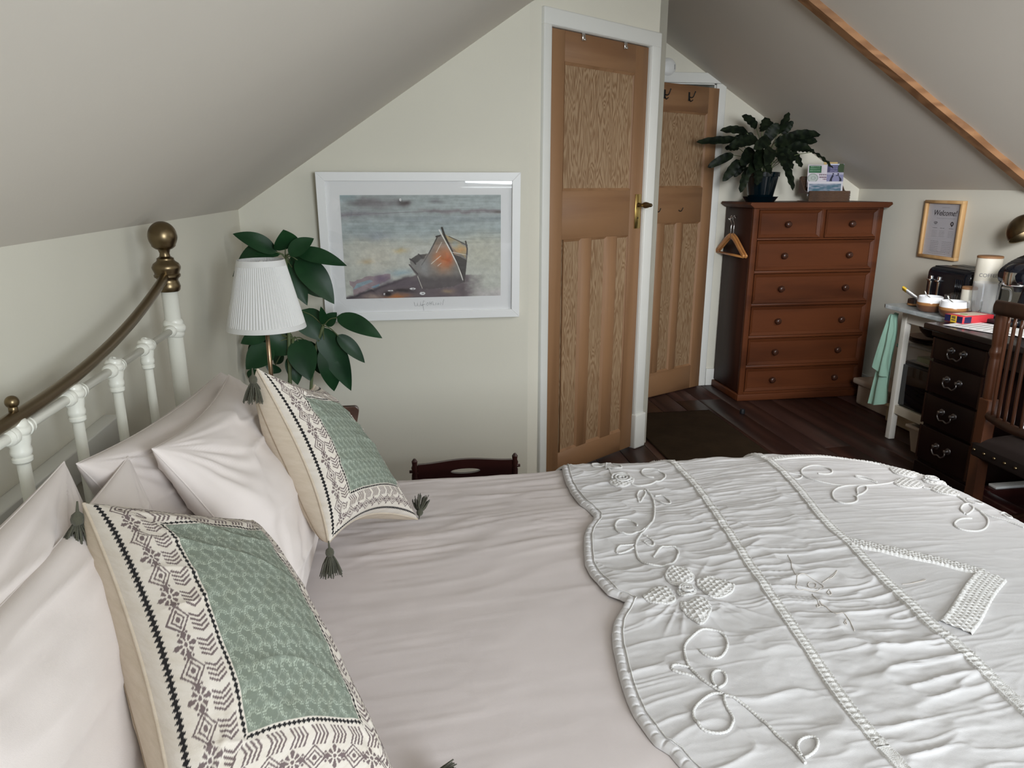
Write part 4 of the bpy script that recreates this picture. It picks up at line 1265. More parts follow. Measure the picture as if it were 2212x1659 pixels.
def painting(a, b):
    # the coordinates used below are those of the printed sheet: 0..1470 across, 0..905 down
    X = a * 1450 + 335; Y = b * 900 + 332
    wx = X + 40 * fbm(X / 90, Y / 90, 1); wy = Y + 26 * fbm(X / 90, Y / 90, 2)
    col = np.tile(np.array([150, 158, 158.]), a.shape + (1,))

    def wash(mask, c, k=1.):
        m = (np.clip(mask, 0, 1) * k)[..., None]
        col[:] = col * (1 - m) + np.array(c, float) * m
    wash(sstep(640, 760, wy), (176, 176, 166), .8)
    wash(sstep(330, 520, 900 - wx) * sstep(420, 330, wy), (118, 140, 148), .5)
    wash(np.exp(-((wy - 400) / 45) ** 2) * sstep(1050, 600, wx) * sstep(330, 520, wx), (98, 92, 95), .75)
    wash(np.exp(-(((wx - 900) / 70) ** 2 + ((wy - 395) / 26) ** 2)), (66, 58, 60), .95)
    wash(np.exp(-(((wx - 1190) / 60) ** 2 + ((wy - 390) / 22) ** 2)), (110, 108, 112), .7)
    wash(np.exp(-((wy - 475) / 15) ** 2) * sstep(900, 1200, wx), (118, 108, 112), .7)
    wash(np.exp(-((wy - 495) / 28) ** 2) * sstep(950, 500, wx), (118, 114, 120), .7)
    wash(np.exp(-(((X - 1760) / 50) ** 2 + ((Y - 478) / 12) ** 2)), (84, 78, 76), .8)
    wash(np.exp(-((wy - 540) / 26) ** 2) * sstep(600, 900, wx), (128, 136, 142), .55)
    wash(np.exp(-((wy - 610) / 30) ** 2), (146, 158, 160), .5)
    wash(np.exp(-(((wx - 640) / 120) ** 2 + ((wy - 680) / 40) ** 2)), (136, 142, 150), .7)
    wash(np.exp(-(((wx - 620) / 200) ** 2 + ((wy - 860) / 110) ** 2)), (186, 182, 170), .8)
    wash(np.exp(-(((wx - 860) / 70) ** 2 + ((wy - 805) / 22) ** 2)), (184, 164, 118), .7)
    wash(np.exp(-(((wx - 540) / 50) ** 2 + ((wy - 905) / 22) ** 2)), (178, 152, 108), .55)
    wash(np.exp(-(((wx - 1600) / 200) ** 2 + ((wy - 820) / 160) ** 2)), (166, 164, 148), .6)
    wash(np.exp(-(((wx - 850) / 110) ** 2 + ((wy - 1000) / 30) ** 2)), (140, 160, 168), .8)
    # shore
    shore = 1215 - (X - 390) * .32
    shore = np.where(X > 985, 1025 + (X - 985) * .02, shore) + 14 * fbm(X / 60, Y / 60, 5)
    wash(inpoly(wx, wy, [(385, 1080), (560, 1040), (745, 1005), (740, 1060), (600, 1130), (400, 1210)]), (142, 122, 128), .8)
    wash(inpoly(X, Y, [(400, 1150), (440, 1095), (560, 1062), (590, 1078), (480, 1120)]), (134, 158, 168), .9)
    wash(inpoly(X, Y, [(565, 1130), (650, 1097), (640, 1120), (600, 1140)]), (120, 160, 180), .9)
    wash(np.exp(-(((wx - 660) / 70) ** 2 + ((wy - 1060) / 40) ** 2)), (96, 82, 104), .8)
    wash(sstep(-6, 10, Y - shore) * sstep(1640, 1400, X + 60 * fbm(X / 50, Y / 30, 6)), (94, 84, 88), .95)
    wash(np.exp(-((Y - shore) / 14) ** 2) * sstep(1000, 800, X), (52, 44, 52), .8)
    wash(np.exp(-(((wx - 880) / 220) ** 2 + ((wy - 1110) / 40) ** 2)), (76, 68, 76), .7)
    wash(sstep(1130, 1230, wy) * sstep(1460, 1600, wx), (178, 172, 172), .8)
    wash(np.exp(-(((wx - 800) / 110) ** 2 + ((wy - 1215) / 20) ** 2)), (168, 104, 56), .85)
    wash(np.exp(-(((wx - 580) / 70) ** 2 + ((wy - 1215) / 30) ** 2)), (160, 140, 126), .7)
    wash(np.exp(-(((wx - 1290) / 60) ** 2 + ((wy - 1195) / 18) ** 2)), (172, 148, 112), .6)
    wash(np.exp(-(((X - 715) / 38) ** 2 + ((Y - 1195) / 20) ** 2)) * 1.3, (36, 30, 32), .95)
    wash(np.exp(-(((wx - 860) / 90) ** 2 + ((wy - 1170) / 16) ** 2)) * 1.2, (44, 38, 40), .85)
    for (cx_, cy_, rx, ry) in ((745, 1165, 26, 6), (950, 1152, 28, 9), (1040, 1196, 26, 14), (686, 1195, 8, 9), (868, 372, 9, 11)):
        wash((np.hypot((X - cx_) / rx, (Y - cy_) / ry) < 1) * 1. * (np.hypot((X - cx_ - 3) / rx, (Y - cy_ - 1) / ry) > .35), (226, 226, 226), .95)
    # boat
    hull = [(935, 890), (1000, 850), (1110, 838), (1160, 745), (1200, 685), (1240, 660), (1300, 690), (1400, 735), (1470, 765), (1472, 850), (1455, 940), (1435, 1100), (1330, 1140), (1100, 1160), (1025, 1150), (985, 1030), (935, 950)]
    wash(inpoly(X + 5 * fbm(X / 20, Y / 20, 8), Y + 5 * fbm(X / 20, Y / 20, 9), hull) * 1., (118, 116, 112), 1.)
    inb = inpoly(X, Y, hull) * 1.
    wash(inb * inpoly(wx, wy, [(935, 890), (1000, 850), (1110, 838), (1060, 880), (980, 930)]), (58, 56, 54), .9)
    wash(inb * np.exp(-(((wx - 1245) / 95) ** 2 + ((wy - 880) / 110) ** 2)), (176, 112, 70), 1.)
    wash(inb * np.exp(-(((wx - 1290) / 60) ** 2 + ((wy - 890) / 50) ** 2)), (168, 88, 50), .9)
    wash(inb * inpoly(wx, wy, [(1240, 660), (1300, 690), (1460, 770), (1465, 880), (1380, 830), (1310, 760)]), (164, 146, 110), .9)
    wash(inb * np.exp(-(((wx - 1350) / 50) ** 2 + ((wy - 755) / 24) ** 2)), (142, 150, 150), .8)
    wash(inb * np.exp(-(((wx - 1410) / 60) ** 2 + ((wy - 815) / 26) ** 2)), (186, 142, 92), .8)
    wash(inb * inpoly(X, Y, [(1345, 850), (1400, 870), (1460, 900), (1440, 1080), (1420, 1060)]), (60, 56, 54), .85)
    wash(inb * sstep(1000, 1080, wy), (74, 68, 70), .8)
    wash(inb * np.exp(-(((wx - 1060) / 60) ** 2 + ((wy - 960) / 60) ** 2)), (134, 134, 136), .7)

    def stroke(pts, w, c):
        p = np.array(pts, float)
        m = np.zeros(X.shape)
        for (x0, y0), (x1, y1) in zip(p[:-1], p[1:]):
            t = np.clip(((X - x0) * (x1 - x0) + (Y - y0) * (y1 - y0)) / ((x1 - x0) ** 2 + (y1 - y0) ** 2), 0, 1)
            d = np.hypot(X - x0 - t * (x1 - x0), Y - y0 - t * (y1 - y0))
            m = np.maximum(m, sstep(w + 2, w - 1, d))
        wash(m, c, .95)
    stroke([(1237, 615), (1262, 690), (1300, 770), (1330, 830)], 9, (42, 38, 36))
    stroke([(1212, 632), (1260, 720), (1320, 830), (1380, 950), (1425, 1080)], 5, (214, 212, 204))
    stroke([(1330, 830), (1370, 910), (1418, 1030), (1436, 1098)], 3.5, (48, 44, 42))
    stroke([(1110, 838), (1150, 770), (1195, 688)], 4, (44, 40, 38))
    stroke([(1182, 690), (1218, 682)], 6, (44, 38, 36))
    stroke([(1300, 690), (1400, 735), (1470, 770)], 3, (60, 54, 50))
    stroke([(1455, 735), (1468, 800), (1466, 850)], 6, (50, 46, 44))
    stroke([(1466, 860), (1450, 1000), (1436, 1100)], 3, (60, 56, 54))
    stroke([(935, 885), (965, 905), (985, 930)], 6, (52, 48, 48))
    stroke([(928, 935), (960, 975), (1000, 1020)], 6, (70, 64, 66))
    stroke([(1015, 845), (1045, 870)], 7, (56, 52, 52))
    stroke([(1110, 838), (1070, 900), (1040, 940)], 2.5, (80, 78, 78))
    for q in ([(1130, 930), (1220, 860)], [(1190, 950), (1222, 926)], [(1180, 830), (1232, 740)], [(1330, 830), (1455, 855)], [(1000, 1040), (1040, 1150)]):
        stroke(q, 2., (206, 202, 192))
    stroke([(340, 500), (900, 478), (1250, 470), (1780, 462)], 1.5, (112, 106, 110))
    gr = 1 + .05 * noise(X / 5, Y / 5, 41) + .10 * fbm(X / 46, Y / 34, 42) + .10 * fbm(X / 240, Y / 13, 44) * (Y < 760)
    c = np.clip(col * gr[..., None], 0, 255) / 255
    return np.where(c <= .04045, c / 12.92, ((c + .055) / 1.055) ** 2.4)


Pp = np.stack([IX0 + (IX1 - IX0) * A_, A_ * 0 - .0108, IZ1 - (IZ1 - IZ0) * B2], -1)
me = grid_mesh('print', Pp)
paint(me, np.minimum(painting(A_, B2) * 1.42, .9))
part('print', pic_xf(me), 'print', pic, 'watercolour of a beached boat on a grey shore')
# pencil signature under the print
sig = [[(960, 1275), (966, 1310), (985, 1308), (990, 1280), (994, 1310), (1012, 1312), (1020, 1272), (1026, 1312), (1040, 1300)],
       [(1048, 1355), (1040, 1300), (1048, 1262), (1060, 1270)], [(1030, 1306), (1062, 1296)],
       [(1085, 1282), (1074, 1300), (1084, 1310), (1096, 1296), (1086, 1281)],
       [(1104, 1276), (1108, 1306)], [(1120, 1274), (1122, 1306)], [(1106, 1292), (1122, 1290)],
       [(1134, 1272), (1138, 1306), (1150, 1304)], [(1170, 1286), (1160, 1292), (1168, 1300), (1158, 1306)],
       [(1184, 1290), (1178, 1302), (1190, 1304), (1194, 1292), (1184, 1289)], [(1206, 1306), (1208, 1282), (1228, 1308), (1240, 1256)]]
sx = (IX1 - IX0) / 1450.; sz = (IZ1 - IZ0) / 900.
part('signature', pic_xf(join('sig', [tube([(IX0 + (q[0] - 335) * sx, -.0102, IZ1 - (q[1] - 332) * sz) for q in st], 00.00045, 5) for st in sig])), 'ink', pic, 'handwritten pencil signature')
part('glazing', pic_xf(box(PX0 + fw_ - .003, PX1 - fw_ + .003, -.0165, -.0145, PZ0 + fw_ - .003, PZ1 - fw_ + .003)), 'glass', pic)

# ================================================================== bedside: table, lamp, plants, rack
bt = thing('bedside_table', 'dark wooden bedside table with raised lip between bed and picture wall', 'bedside table', (-.37, 2.25, 0))
TX0, TX1, TY0, TY1, TZ = -.59, -.165, 2.02, 2.43, .565
part('table_top', box(TX0, TX1, TY0, TY1, TZ - .022, TZ, .006), 'bedside_wood', bt)
lp_ = [(TX0 + .01, TZ - .01), (TX1 - .002, TZ - .01)] + [(TX1 + .004 + .012 * q, TZ - .01 + .058 * q) for q in np.linspace(.1, 1, 4)] + [(TX1 + .002 + .014 * math.cos(q), TZ + .050 + .016 * math.sin(q)) for q in np.linspace(.2, PI / 2, 6)] + [(TX0 + .01, TZ + .066)]
lip = [prism([(a, TY1 - .018, b) for a, b in lp_], (0, .020, 0), .002)]
part('raised_lip', join('lip', lip), 'bedside_wood', bt)
part('drawer_front', box(TX1 - .02, TX1 - .002, TY0 + .03, TY1 - .03, TZ - .16, TZ - .03, .004), 'bedside_wood', bt)
part('carcass', join('c', [box(TX0 + .01, TX1 - .02, TY0 + .01, TY1 - .01, TZ - .17, TZ - .022), box(TX0 + .02, TX1 - .03, TY0 + .02, TY1 - .02, .12, .14)]), 'bedside_wood', bt)
for lx in (TX0 + .03, TX1 - .03):
    for ly in (TY0 + .03, TY1 - .03):
        part('leg', lathe([(.012, 0), (.016, .1), (.018, .3), (.018, TZ - .16)], (lx, ly, 0), 12), 'bedside_wood', bt)

LX, LY = -.407, 2.30
lampL = thing('table_lamp', 'table lamp with pleated white shade and thin brass stem on the bedside table', 'lamp', (LX, LY, TZ))
part('base', lathe([(.062, 0), (.062, .008), (.050, .016), (.014, .022), (.008, .034)], (LX, LY, TZ + .0005), 32), 'brass', lampL)
part('stem', tube([(LX, LY, TZ + .02), (LX, LY, 1.01)], .0066, 12), 'bronze', lampL)
part('bulb_holder', lathe([(.014, .93), (.016, .94), (.016, .985), (.012, .99)], (LX, LY, 0), 16), 'brass', lampL)
SZ0, SZ1, SR0, SR1 = .934, 1.142, .1160, .0665
n, m_ = 30, 660
zz_ = np.linspace(0, 1, n); aa = np.linspace(0, 2 * PI, m_, endpoint=False)
ZZ, AA = np.meshgrid(zz_, aa, indexing='ij')
pl_ = np.abs(np.mod(AA / (2 * PI) * 80, 1) - .5) * 2
amp = .0040 * sstep(0, .08, ZZ) * sstep(1, .92, ZZ)
Rr = SR0 + (SR1 - SR0) * ZZ + amp * pl_
sh = np.stack([LX + Rr * np.cos(AA), LY + Rr * np.sin(AA), SZ0 + (SZ1 - SZ0) * ZZ], -1)
sh_in = sh.copy()
Ri = Rr - .003
sh_in[..., 0] = LX + Ri * np.cos(AA); sh_in[..., 1] = LY + Ri * np.sin(AA)
shade = part('lamp_shade', join('s', [grid_mesh('o', sh, cv=True, flip=True), grid_mesh('i', sh_in, cv=True)]), 'shade', lampL)
tr = lambda r0, r1, z0, z1: lathe([(r0 + .001, z0), (r0 + .0035, z0), (r1 + .0035, z1), (r1 + .001, z1)], (LX, LY, 0), 96, caps=False)
rs = lambda z: SR0 + (SR1 - SR0) * (z - SZ0) / (SZ1 - SZ0)
part('band', tr(rs(SZ0), rs(SZ0 + .014), SZ0 - .001, SZ0 + .014), 'shade', shade, 'plain bottom band')
part('band', tr(rs(SZ1 - .017), rs(SZ1), SZ1 - .017, SZ1 + .001), 'shade', shade, 'plain top band')
part('shade_ring', join('r', [tube([(LX + .068 * math.cos(a), LY + .068 * math.sin(a), SZ1 - .012) for a in np.linspace(0, 2 * PI, 40)], .0012, 6)] + [tube([(LX, LY, SZ1 - .02), (LX + .068 * math.cos(a), LY + .068 * math.sin(a), SZ1 - .012)], .0012, 6) for a in (0, 2.1, 4.2)] + [ball((LX, LY, SZ1 - .008), .007, n=10), tube([(LX, LY, .98), (LX, LY, SZ1 - .01)], .002, 6)]), 'white_frame', shade, 'wire fitting')


def leaf(name, parent, base, tip, width, mat, up=.15, bend=.12, wave=0., seed=0, face=None, shape=.42, arch=.06):
    """pointed leaf from base to tip, blade facing roughly `face`"""
    rnd = random.Random(seed)
    b, t = np.array(base), np.array(tip)
    d = t - b; L = np.linalg.norm(d); T = d / L
    f_ = np.array(face if face is not None else (rnd.uniform(-.1, .35), -1, .45)); f_ = f_ / np.linalg.norm(f_)
    side = np.cross(T, f_); side /= np.linalg.norm(side)
    nrm = np.cross(side, T)
    n, m_ = 16, 7
    s = np.linspace(0, 1, n); c = np.linspace(-1, 1, m_)
    w = np.power(s, .62 if shape < .9 else .36) * np.power(1 - s, .74 + shape * .5 if shape < .9 else .52); w = w / w.max() * width / 2
    w = np.maximum(w, 0)
    mid = b + d * s[:, None] + nrm * (np.sin(s * PI) * L * bend)[:, None] + np.array([0, 0, -arch * L]) * (s ** 2 - s)[:, None]
    ph = rnd.uniform(0, 6)
    P = mid[:, None] + side * (w[:, None] * c[None])[..., None] + nrm * (np.abs(c)[None] ** 1.3 * w[:, None] * .16 + wave * np.sin(s[:, None] * 26 + ph) * c[None] ** 2)[..., None]
    me = grid_mesh('leaf', P)
    return part(name, me, mat, parent)


pot1 = thing('potted_plant', 'tall broad-leaved dark green plant behind the white lamp in the corner', 'plant', (-.40, 2.72, 0))
part('pot', lathe([(.10, 0), (.125, .22), (.138, .225), (.138, .26), (.125, .262), (.12, .235)], (-.40, 2.72, 0), 32), 'terracotta', pot1)
part('soil', lathe([(.118, .225), (.118, .235)], (-.40, 2.72, 0), 24), 'black_matt', pot1)
cA, cB, cC = (-.404, 2.78, 1.10), (-.285, 2.78, .845), (-.40, 2.78, .80)
part('stem', join('st', [tube(spline([(-.40, 2.72, .23), (-.42, 2.75, .6), (-.41, 2.79, .9), cA], 20), .007, 8),
                        tube(spline([(-.39, 2.73, .23), (-.36, 2.77, .5), (-.33, 2.79, .72), cB], 20), .006, 8),
                        tube(spline([(-.41, 2.72, .23), (-.43, 2.75, .55), cC], 16), .006, 8)]), 'stem', pot1)
for i, (b, t, w) in enumerate(NEAR_LEAVES):
    cen = min((cA, cB, cC), key=lambda c: (Vector(c) - Vector(b)).length)
    b = [max(b[0], -.590)] + list(b[1:]); t = [max(t[0], -.592)] + list(t[1:])
    lf = leaf('leaf', pot1, b, t, w * 1.2, 'leaf', bend=random.Random(i).uniform(.02, .10), seed=i, arch=.9 if i == 1 else .10)
    part('leaf_stalk', tube(spline([cen, tuple((np.array(cen) + np.array(b)) / 2 + np.array([0, 0, .008])), tuple(np.array(b) + (np.array(t) - np.array(b)) * .05)], 8), .0022, 6), 'stem', lf)

# magazine rack
rk = thing('magazine_rack', 'dark red wooden rack with slotted handle on the floor beyond the bed', 'magazine rack', (.22, 2.5, 0))
n = 50
xs = np.linspace(.045, .395, n)
zt = .372 + .012 * np.sin((xs - .045) / .35 * PI) ** 2
hole = [(.22 + .055 * math.cos(a), .338 + .010 * math.sin(a)) for a in np.linspace(0, 2 * PI, 25)[:-1]]
bmk = bmesh.new()
outer = [bmk.verts.new((x, 2.493, z)) for x, z in zip(xs, zt)] + [bmk.verts.new((x, 2.493, z)) for x, z in zip(xs[::-1], .285 + .012 * np.sin((xs[::-1] - .045) / .35 * PI * 2) ** 2)]
inner = [bmk.verts.new((x, 2.493, z)) for x, z in hole]
eo = [bmk.edges.new((outer[i], outer[(i + 1) % len(outer)])) for i in range(len(outer))]
ei = [bmk.edges.new((inner[i], inner[(i + 1) % len(inner)])) for i in range(len(inner))]
bmesh.ops.triangle_fill(bmk, use_beauty=True, edges=eo + ei)
r_ = bmesh.ops.extrude_face_region(bmk, geom=bmk.faces[:])
bmesh.ops.translate(bmk, vec=(0, .014, 0), verts=[g_ for g_ in r_['geom'] if isinstance(g_, bmesh.types.BMVert)])
bmesh.ops.recalc_face_normals(bmk, faces=bmk.faces)
me = bpy.data.meshes.new('h'); bmk.to_mesh(me); bmk.free()
part('handle_board', me, 'dark_red_wood', rk)
for px in (.034, .406):
    part('post', lathe([(.012, .03), (.014, .1), (.010, .25), (.012, .33), (.009, .345), (.013, .36), (.009, .37), (.011, .385), (.004, .395)], (px, 2.5, 0), 16), 'dark_red_wood', rk)
    part('side_knob', tube([(px - .02, 2.5, .345), (px + .02, 2.5, .345)], .006, 8), 'dark_red_wood', rk)
for yb in (2.40, 2.60):
    for zz2 in (.10, .17, .24):
        part('slat', box(.03, .41, yb - .005, yb + .005, zz2, zz2 + .022, .002, 1), 'dark_red_wood', rk)
    for px in (.034, .406):
        part('post', lathe([(.012, 0), (.012, .28), (.006, .29)], (px, yb, 0), 12), 'dark_red_wood', rk)
part('tray', box(.03, .41, 2.395, 2.605, .035, .05), 'dark_red_wood', rk)

# ================================================================== chest of drawers
CX0, CX1, CY0, CY1, CH = 2.166, 3.035, 4.24, 4.625, 1.235
ch = thing('chest_of_drawers', 'tall red brown wooden chest with two small and five wide drawers by the back wall', 'chest of drawers', (2.6, 4.43, 0))
part('side_panel', box(CX0, CX0 + .028, CY0 + .022, CY1, .05, CH, .002, 1), 'chest_shaded_side', ch)
part('side_panel', box(CX1 - .028, CX1, CY0 + .022, CY1, .05, CH, .002, 1), 'chest_shaded_side', ch)
part('back_panel', box(CX0 + .02, CX1 - .02, CY1 - .012, CY1 - .002, .05, CH), 'chest_shaded_side', ch)
top_prof = [(CX0 - .040, CH + .010), (CX0 - .034, CH + .024), (CX1 + .034, CH + .024), (CX1 + .040, CH + .010), (CX1 + .020, CH - .004), (CX1 + .012, CH - .010), (CX0 - .012, CH - .010), (CX0 - .020, CH - .004)]
part('top', prism([(a, CY0 - .028, b) for a, b in top_prof], (0, CY1 - CY0 + .030, 0), .003), 'chest', ch)
part('plinth', join('pl', [box(CX0 - .012, CX1 + .012, CY0 - .014, CY0 + .02, 0, .045, .006), box(CX0 - .014, CX0 + .012, CY0, CY1, 0, .045, .006), box(CX1 - .012, CX1 + .014, CY0, CY1, 0, .045, .006)]), 'chest', ch)
rows = [(1.050, 1.222), (.853, 1.038), (.646, .828), (.432, .622), (.222, .409), (.060, .196)]
rows = [(1.046, 1.212), (.846, 1.028), (.640, .822), (.432, .616), (.238, .408), (.062, .212)]
st_w = .036
part('front_stile', box(CX0, CX0 + st_w, CY0, CY0 + .025, .04, CH - .008, .004), 'chest', ch)
part('front_stile', box(CX1 - st_w, CX1, CY0, CY0 + .025, .04, CH - .008, .004), 'chest', ch)
for (a, b), (c, d) in zip(rows[:-1], rows[1:]):
    part('rail', box(CX0 + st_w, CX1 - st_w, CY0 + .001, CY0 + .024, d + .003, a - .003, .002, 1), 'chest', ch)
part('rail', box(CX0 + st_w, CX1 - st_w, CY0 + .001, CY0 + .024, rows[0][1] + .003, CH - .008), 'chest', ch)
part('rail', box(CX0 + st_w, CX1 - st_w, CY0 + .001, CY0 + .024, .04, rows[-1][0] - .003), 'chest', ch)
xm = 2.632
part('muntin', box(xm - .014, xm + .014, CY0 + .001, CY0 + .024, rows[0][0] - .003, rows[0][1] + .003, .002, 1), 'chest', ch)


def drawer(x0, x1, z0, z1, kx):
    dr = part('drawer', join('d', [box(x0 + .003, x1 - .003, CY0 + .012, CY0 + .030, z0, z1), box(x0 + .02, x1 - .02, CY0 + .03, CY1 - .03, z0 + .01, z1 - .03)]), 'chest', ch)
    b = .020
    ms = []
    x0 += .003; x1 -= .003
    for q in ([(x0, z0), (x1, z0), (x1 - b, z0 + b), (x0 + b, z0 + b)], [(x0, z1), (x1, z1), (x1 - b, z1 - b), (x0 + b, z1 - b)],
              [(x0, z0), (x0, z1), (x0 + b, z1 - b), (x0 + b, z0 + b)], [(x1, z0), (x1, z1), (x1 - b, z1 - b), (x1 - b, z0 + b)]):
        ms.append(prism([(u, CY0 - (.002 if i < 2 else -.008), w) for i, (u, w) in enumerate(q)], (0, .012, 0), .001))
    part('drawer_moulding', join('m', ms), 'chest', dr)
    for k in kx:
        part('knob', lathe([(.008, 0), (.008, .010), (.011, .014), (.019, .020), (.0205, .028), (.017, .036), (.009, .040)], (0, 0, 0), 20, 'y'), 'chest_dark', dr, local=True).matrix_local = Matrix.Translation(Vector((k, CY0 + .012, (z0 + z1) / 2 - .002)) - ch.location) @ Matrix.Rotation(PI, 4, 'Z')


drawer(CX0 + st_w, xm - .014, *rows[0], (2.395,))
drawer(xm + .014, CX1 - st_w, *rows[0], (2.825,))
for r in rows[1:]:
    drawer(CX0 + st_w, CX1 - st_w, *r, (2.39, 2.83))

# hook with two wooden hangers on the chest's side
hk = part('side_hook', tube(spline([(CX0, 4.467, 1.165), (CX0 - .03, 4.467, 1.16), (CX0 - .05, 4.467, 1.145), (CX0 - .052, 4.467, 1.158)], 12), .003, 8), 'chrome', ch)


def hanger(x, tilt, label):
    h = thing('coat_hanger', label, 'hanger', (x, 4.455, .93), 0, 'wooden coat hangers on the chest side')
    arm = lambda s: spline([(x, 4.455, 1.048), (x, 4.455 + s * .05, 1.030), (x, 4.455 + s * .15, .965), (x, 4.455 + s * .205, .930)], 16)
    for s in (-1, 1):
        a = arm(s)
        P = np.zeros((16, 8, 3))
        ang = np.linspace(0, 2 * PI, 8, endpoint=False)
        T = np.gradient(a, axis=0); T /= np.linalg.norm(T, axis=1)[:, None]
        for i in range(16):
            nn = np.array([0, -T[i][2], T[i][1]])
            hh = .017 - .004 * i / 15
            P[i] = a[i] + np.cos(ang)[:, None] * np.array([.007, 0, 0]) + np.sin(ang)[:, None] * nn * hh
        P = np.concatenate([a[:1, None].repeat(8, 1), P, a[-1:, None].repeat(8, 1)], 0)
        part('arm', grid_mesh('arm', P, cv=True), 'hanger', h)
    part('bar', tube([(x, 4.455 - .195, .928), (x, 4.455 + .195, .928)], .006, 10), 'hanger', h)
    part('hook', tube(spline([(x, 4.455, 1.045), (x, 4.455, 1.10), (x + .004, 4.460, 1.125), (x + .004, 4.487, 1.150), (x + .004, 4.468, 1.172), (x + .002, 4.448, 1.158)], 24), .0022, 8), 'chrome', h)


hanger(CX0 - .038, 0, 'wooden coat hanger hooked on the chest side, the outer one of two')
hanger(CX0 - .019, 0, 'wooden coat hanger hooked on the chest side, close against the panel')

# plant on the chest
ZC = CH + .024
PXc, PYc = 2.270, 4.38
p2 = thing('potted_plant', 'dark patterned-leaf plant in a blue glazed pot on top of the chest', 'plant', (PXc, PYc, ZC))
part('saucer', lathe([(.085, 0), (.105, .028), (.108, .032), (.098, .030), (.08, .008)], (PXc, PYc, ZC + .0005), 32), 'pot_blue', p2)
part('pot', lathe([(.072, .009), (.098, .150), (.105, .152), (.107, .178), (.100, .180), (.094, .160)], (PXc, PYc, ZC), 32), 'pot_blue', p2)
part('soil', lathe([(.092, .155), (.092, .162)], (PXc, PYc, ZC), 20), 'black_matt', p2)
for i, (b, t, w) in enumerate(FAR_LEAVES):
    b = np.array(b); t = np.array(t)
    t = t + (t - b) * .06
    
    lf = leaf('leaf', p2, b, t, w * .88, 'leaf_dark', bend=random.Random(i).uniform(-.02, .08), wave=.005, seed=100 + i, shape=1.)
    r0 = random.Random(i)
    s0 = np.array([PXc + r0.uniform(-.05, .05), PYc + r0.uniform(-.05, .05), ZC + .155])
    part('leaf_stalk', tube(spline([s0, s0 * .45 + b * .55 + np.array([0, 0, .03]), b + (t - b) * .06], 8), .002, 5), 'stem', lf)

# basket of leaflets
bx0, bx1, by0, by1 = 2.575, 2.855, 4.34, 4.47
bk = thing('leaflet_basket', 'brown wicker letter basket holding leaflets on the chest top beside the plant', 'basket', (2.715, 4.40, ZC))


def wicker(x0, x1, y0, y1, z0, z1, n=9):
    ms = []
    for k in range(n):
        z = z0 + (z1 - z0) * (k + .5) / n
        a = np.linspace(0, 1, 60)
        P = np.zeros((60, 3))
        per = np.r_[np.stack([np.linspace(x0, x1, 20), np.full(20, y0)], -1), np.stack([np.full(10, x1), np.linspace(y0, y1, 10)], -1), np.stack([np.linspace(x1, x0, 20), np.full(20, y1)], -1), np.stack([np.full(10, x0), np.linspace(y1, y0, 10)], -1)]
        off = .0016 * np.where((np.arange(60) + k) % 2 == 0, 1, -1)
        P[:, 0] = per[:, 0]; P[:, 1] = per[:, 1] + off * (np.abs(per[:, 1] - y0) < 1e-6) ; P[:, 2] = z
        ms.append(tube(P, (z1 - z0) / n * .6, 6, closed=True))
    return join('wick', ms)


part('body', join('b', [box(bx0, bx1, by0, by1, ZC + .001, ZC + .006), wicker(bx0, bx1, by0, by1, ZC + .003, ZC + .066, 8)]), 'wicker', bk)
part('back', wicker(bx0 + .004, bx1 - .004, by1 - .012, by1, ZC + .055, ZC + .155, 9), 'wicker', bk)
part('side', join('s', [prism([(xx_, by0, ZC + .05), (xx_, by1, ZC + .05), (xx_, by1, ZC + .15), (xx_, by0 + .06, ZC + .07)], (.006, 0, 0)) for xx_ in (bx0, bx1 - .006)]), 'wicker', bk)


def card(label, x0, x1, z0, z1, y, fn, tilt=.12, na=90, nb=90):
    a, b = np.meshgrid(np.linspace(0, 1, na), np.linspace(0, 1, nb), indexing='ij')
    P = np.stack([x0 + (x1 - x0) * a, y + tilt * (z1 - z0) * (1 - b), z1 - (z1 - z0) * b], -1)
    me = grid_mesh('c', P)
    back = grid_mesh('c2', P[::-1] + np.array([0, .0022, 0]))
    rim = [grid_mesh('r', np.stack([P[:, 0], P[:, 0] + [0, .0022, 0]], 1)), grid_mesh('r', np.stack([P[0], P[0] + [0, .0022, 0]], 1)), grid_mesh('r', np.stack([P[-1], P[-1] + [0, .0022, 0]], 1))]
    nb_ = sum(len(q.vertices) for q in [back] + rim)
    me = join('card', [me, back] + rim)
    cc = np.vstack([fn(a, b).reshape(-1, 3), np.tile(np.array(lin(205, 200, 205)), (nb_, 1))])
    paint(me, cc)
    return solo('leaflet', me, 'print', label, 'leaflet', 'leaflets in the basket')


def fcol(base, a):
    return np.tile(np.array(lin(*base)), a.shape + (1,))


def card_green(a, b):
    c = fcol((206, 200, 206), a)
    c[(b > .05) & (b < .36) & (a > .05) & (a < .70)] = lin(52, 104, 70)
    for r0 in (.10, .18, .27):
        c[(np.abs(b - r0) < .022) & (a > .12) & (a < .62) & (np.sin(a * 95 + r0 * 50) > -.3)] = lin(150, 180, 155)
    r = np.hypot((a - .28) / .27, (b - .60) / .20)
    c[(r < 1)] = lin(176, 182, 178); c[(np.abs(r - .95) < .06) | (np.abs(np.hypot((a - .3) / .12, (b - .6) / .07) - .9) < .1)] = lin(120, 132, 122)
    for r0, x0 in ((.45, .60), (.56, .60), (.65, .82)):
        c[(np.abs(b - r0) < .025) & (a > x0) & (np.sin(a * 70 + r0 * 30) > -.5)] = lin(90, 60, 80)
    c[(np.abs(b - .85) < .05) & (np.sin(a * 40) * np.sin(b * 60 + a * 20) > .6)] = lin(170, 120, 150)
    return c


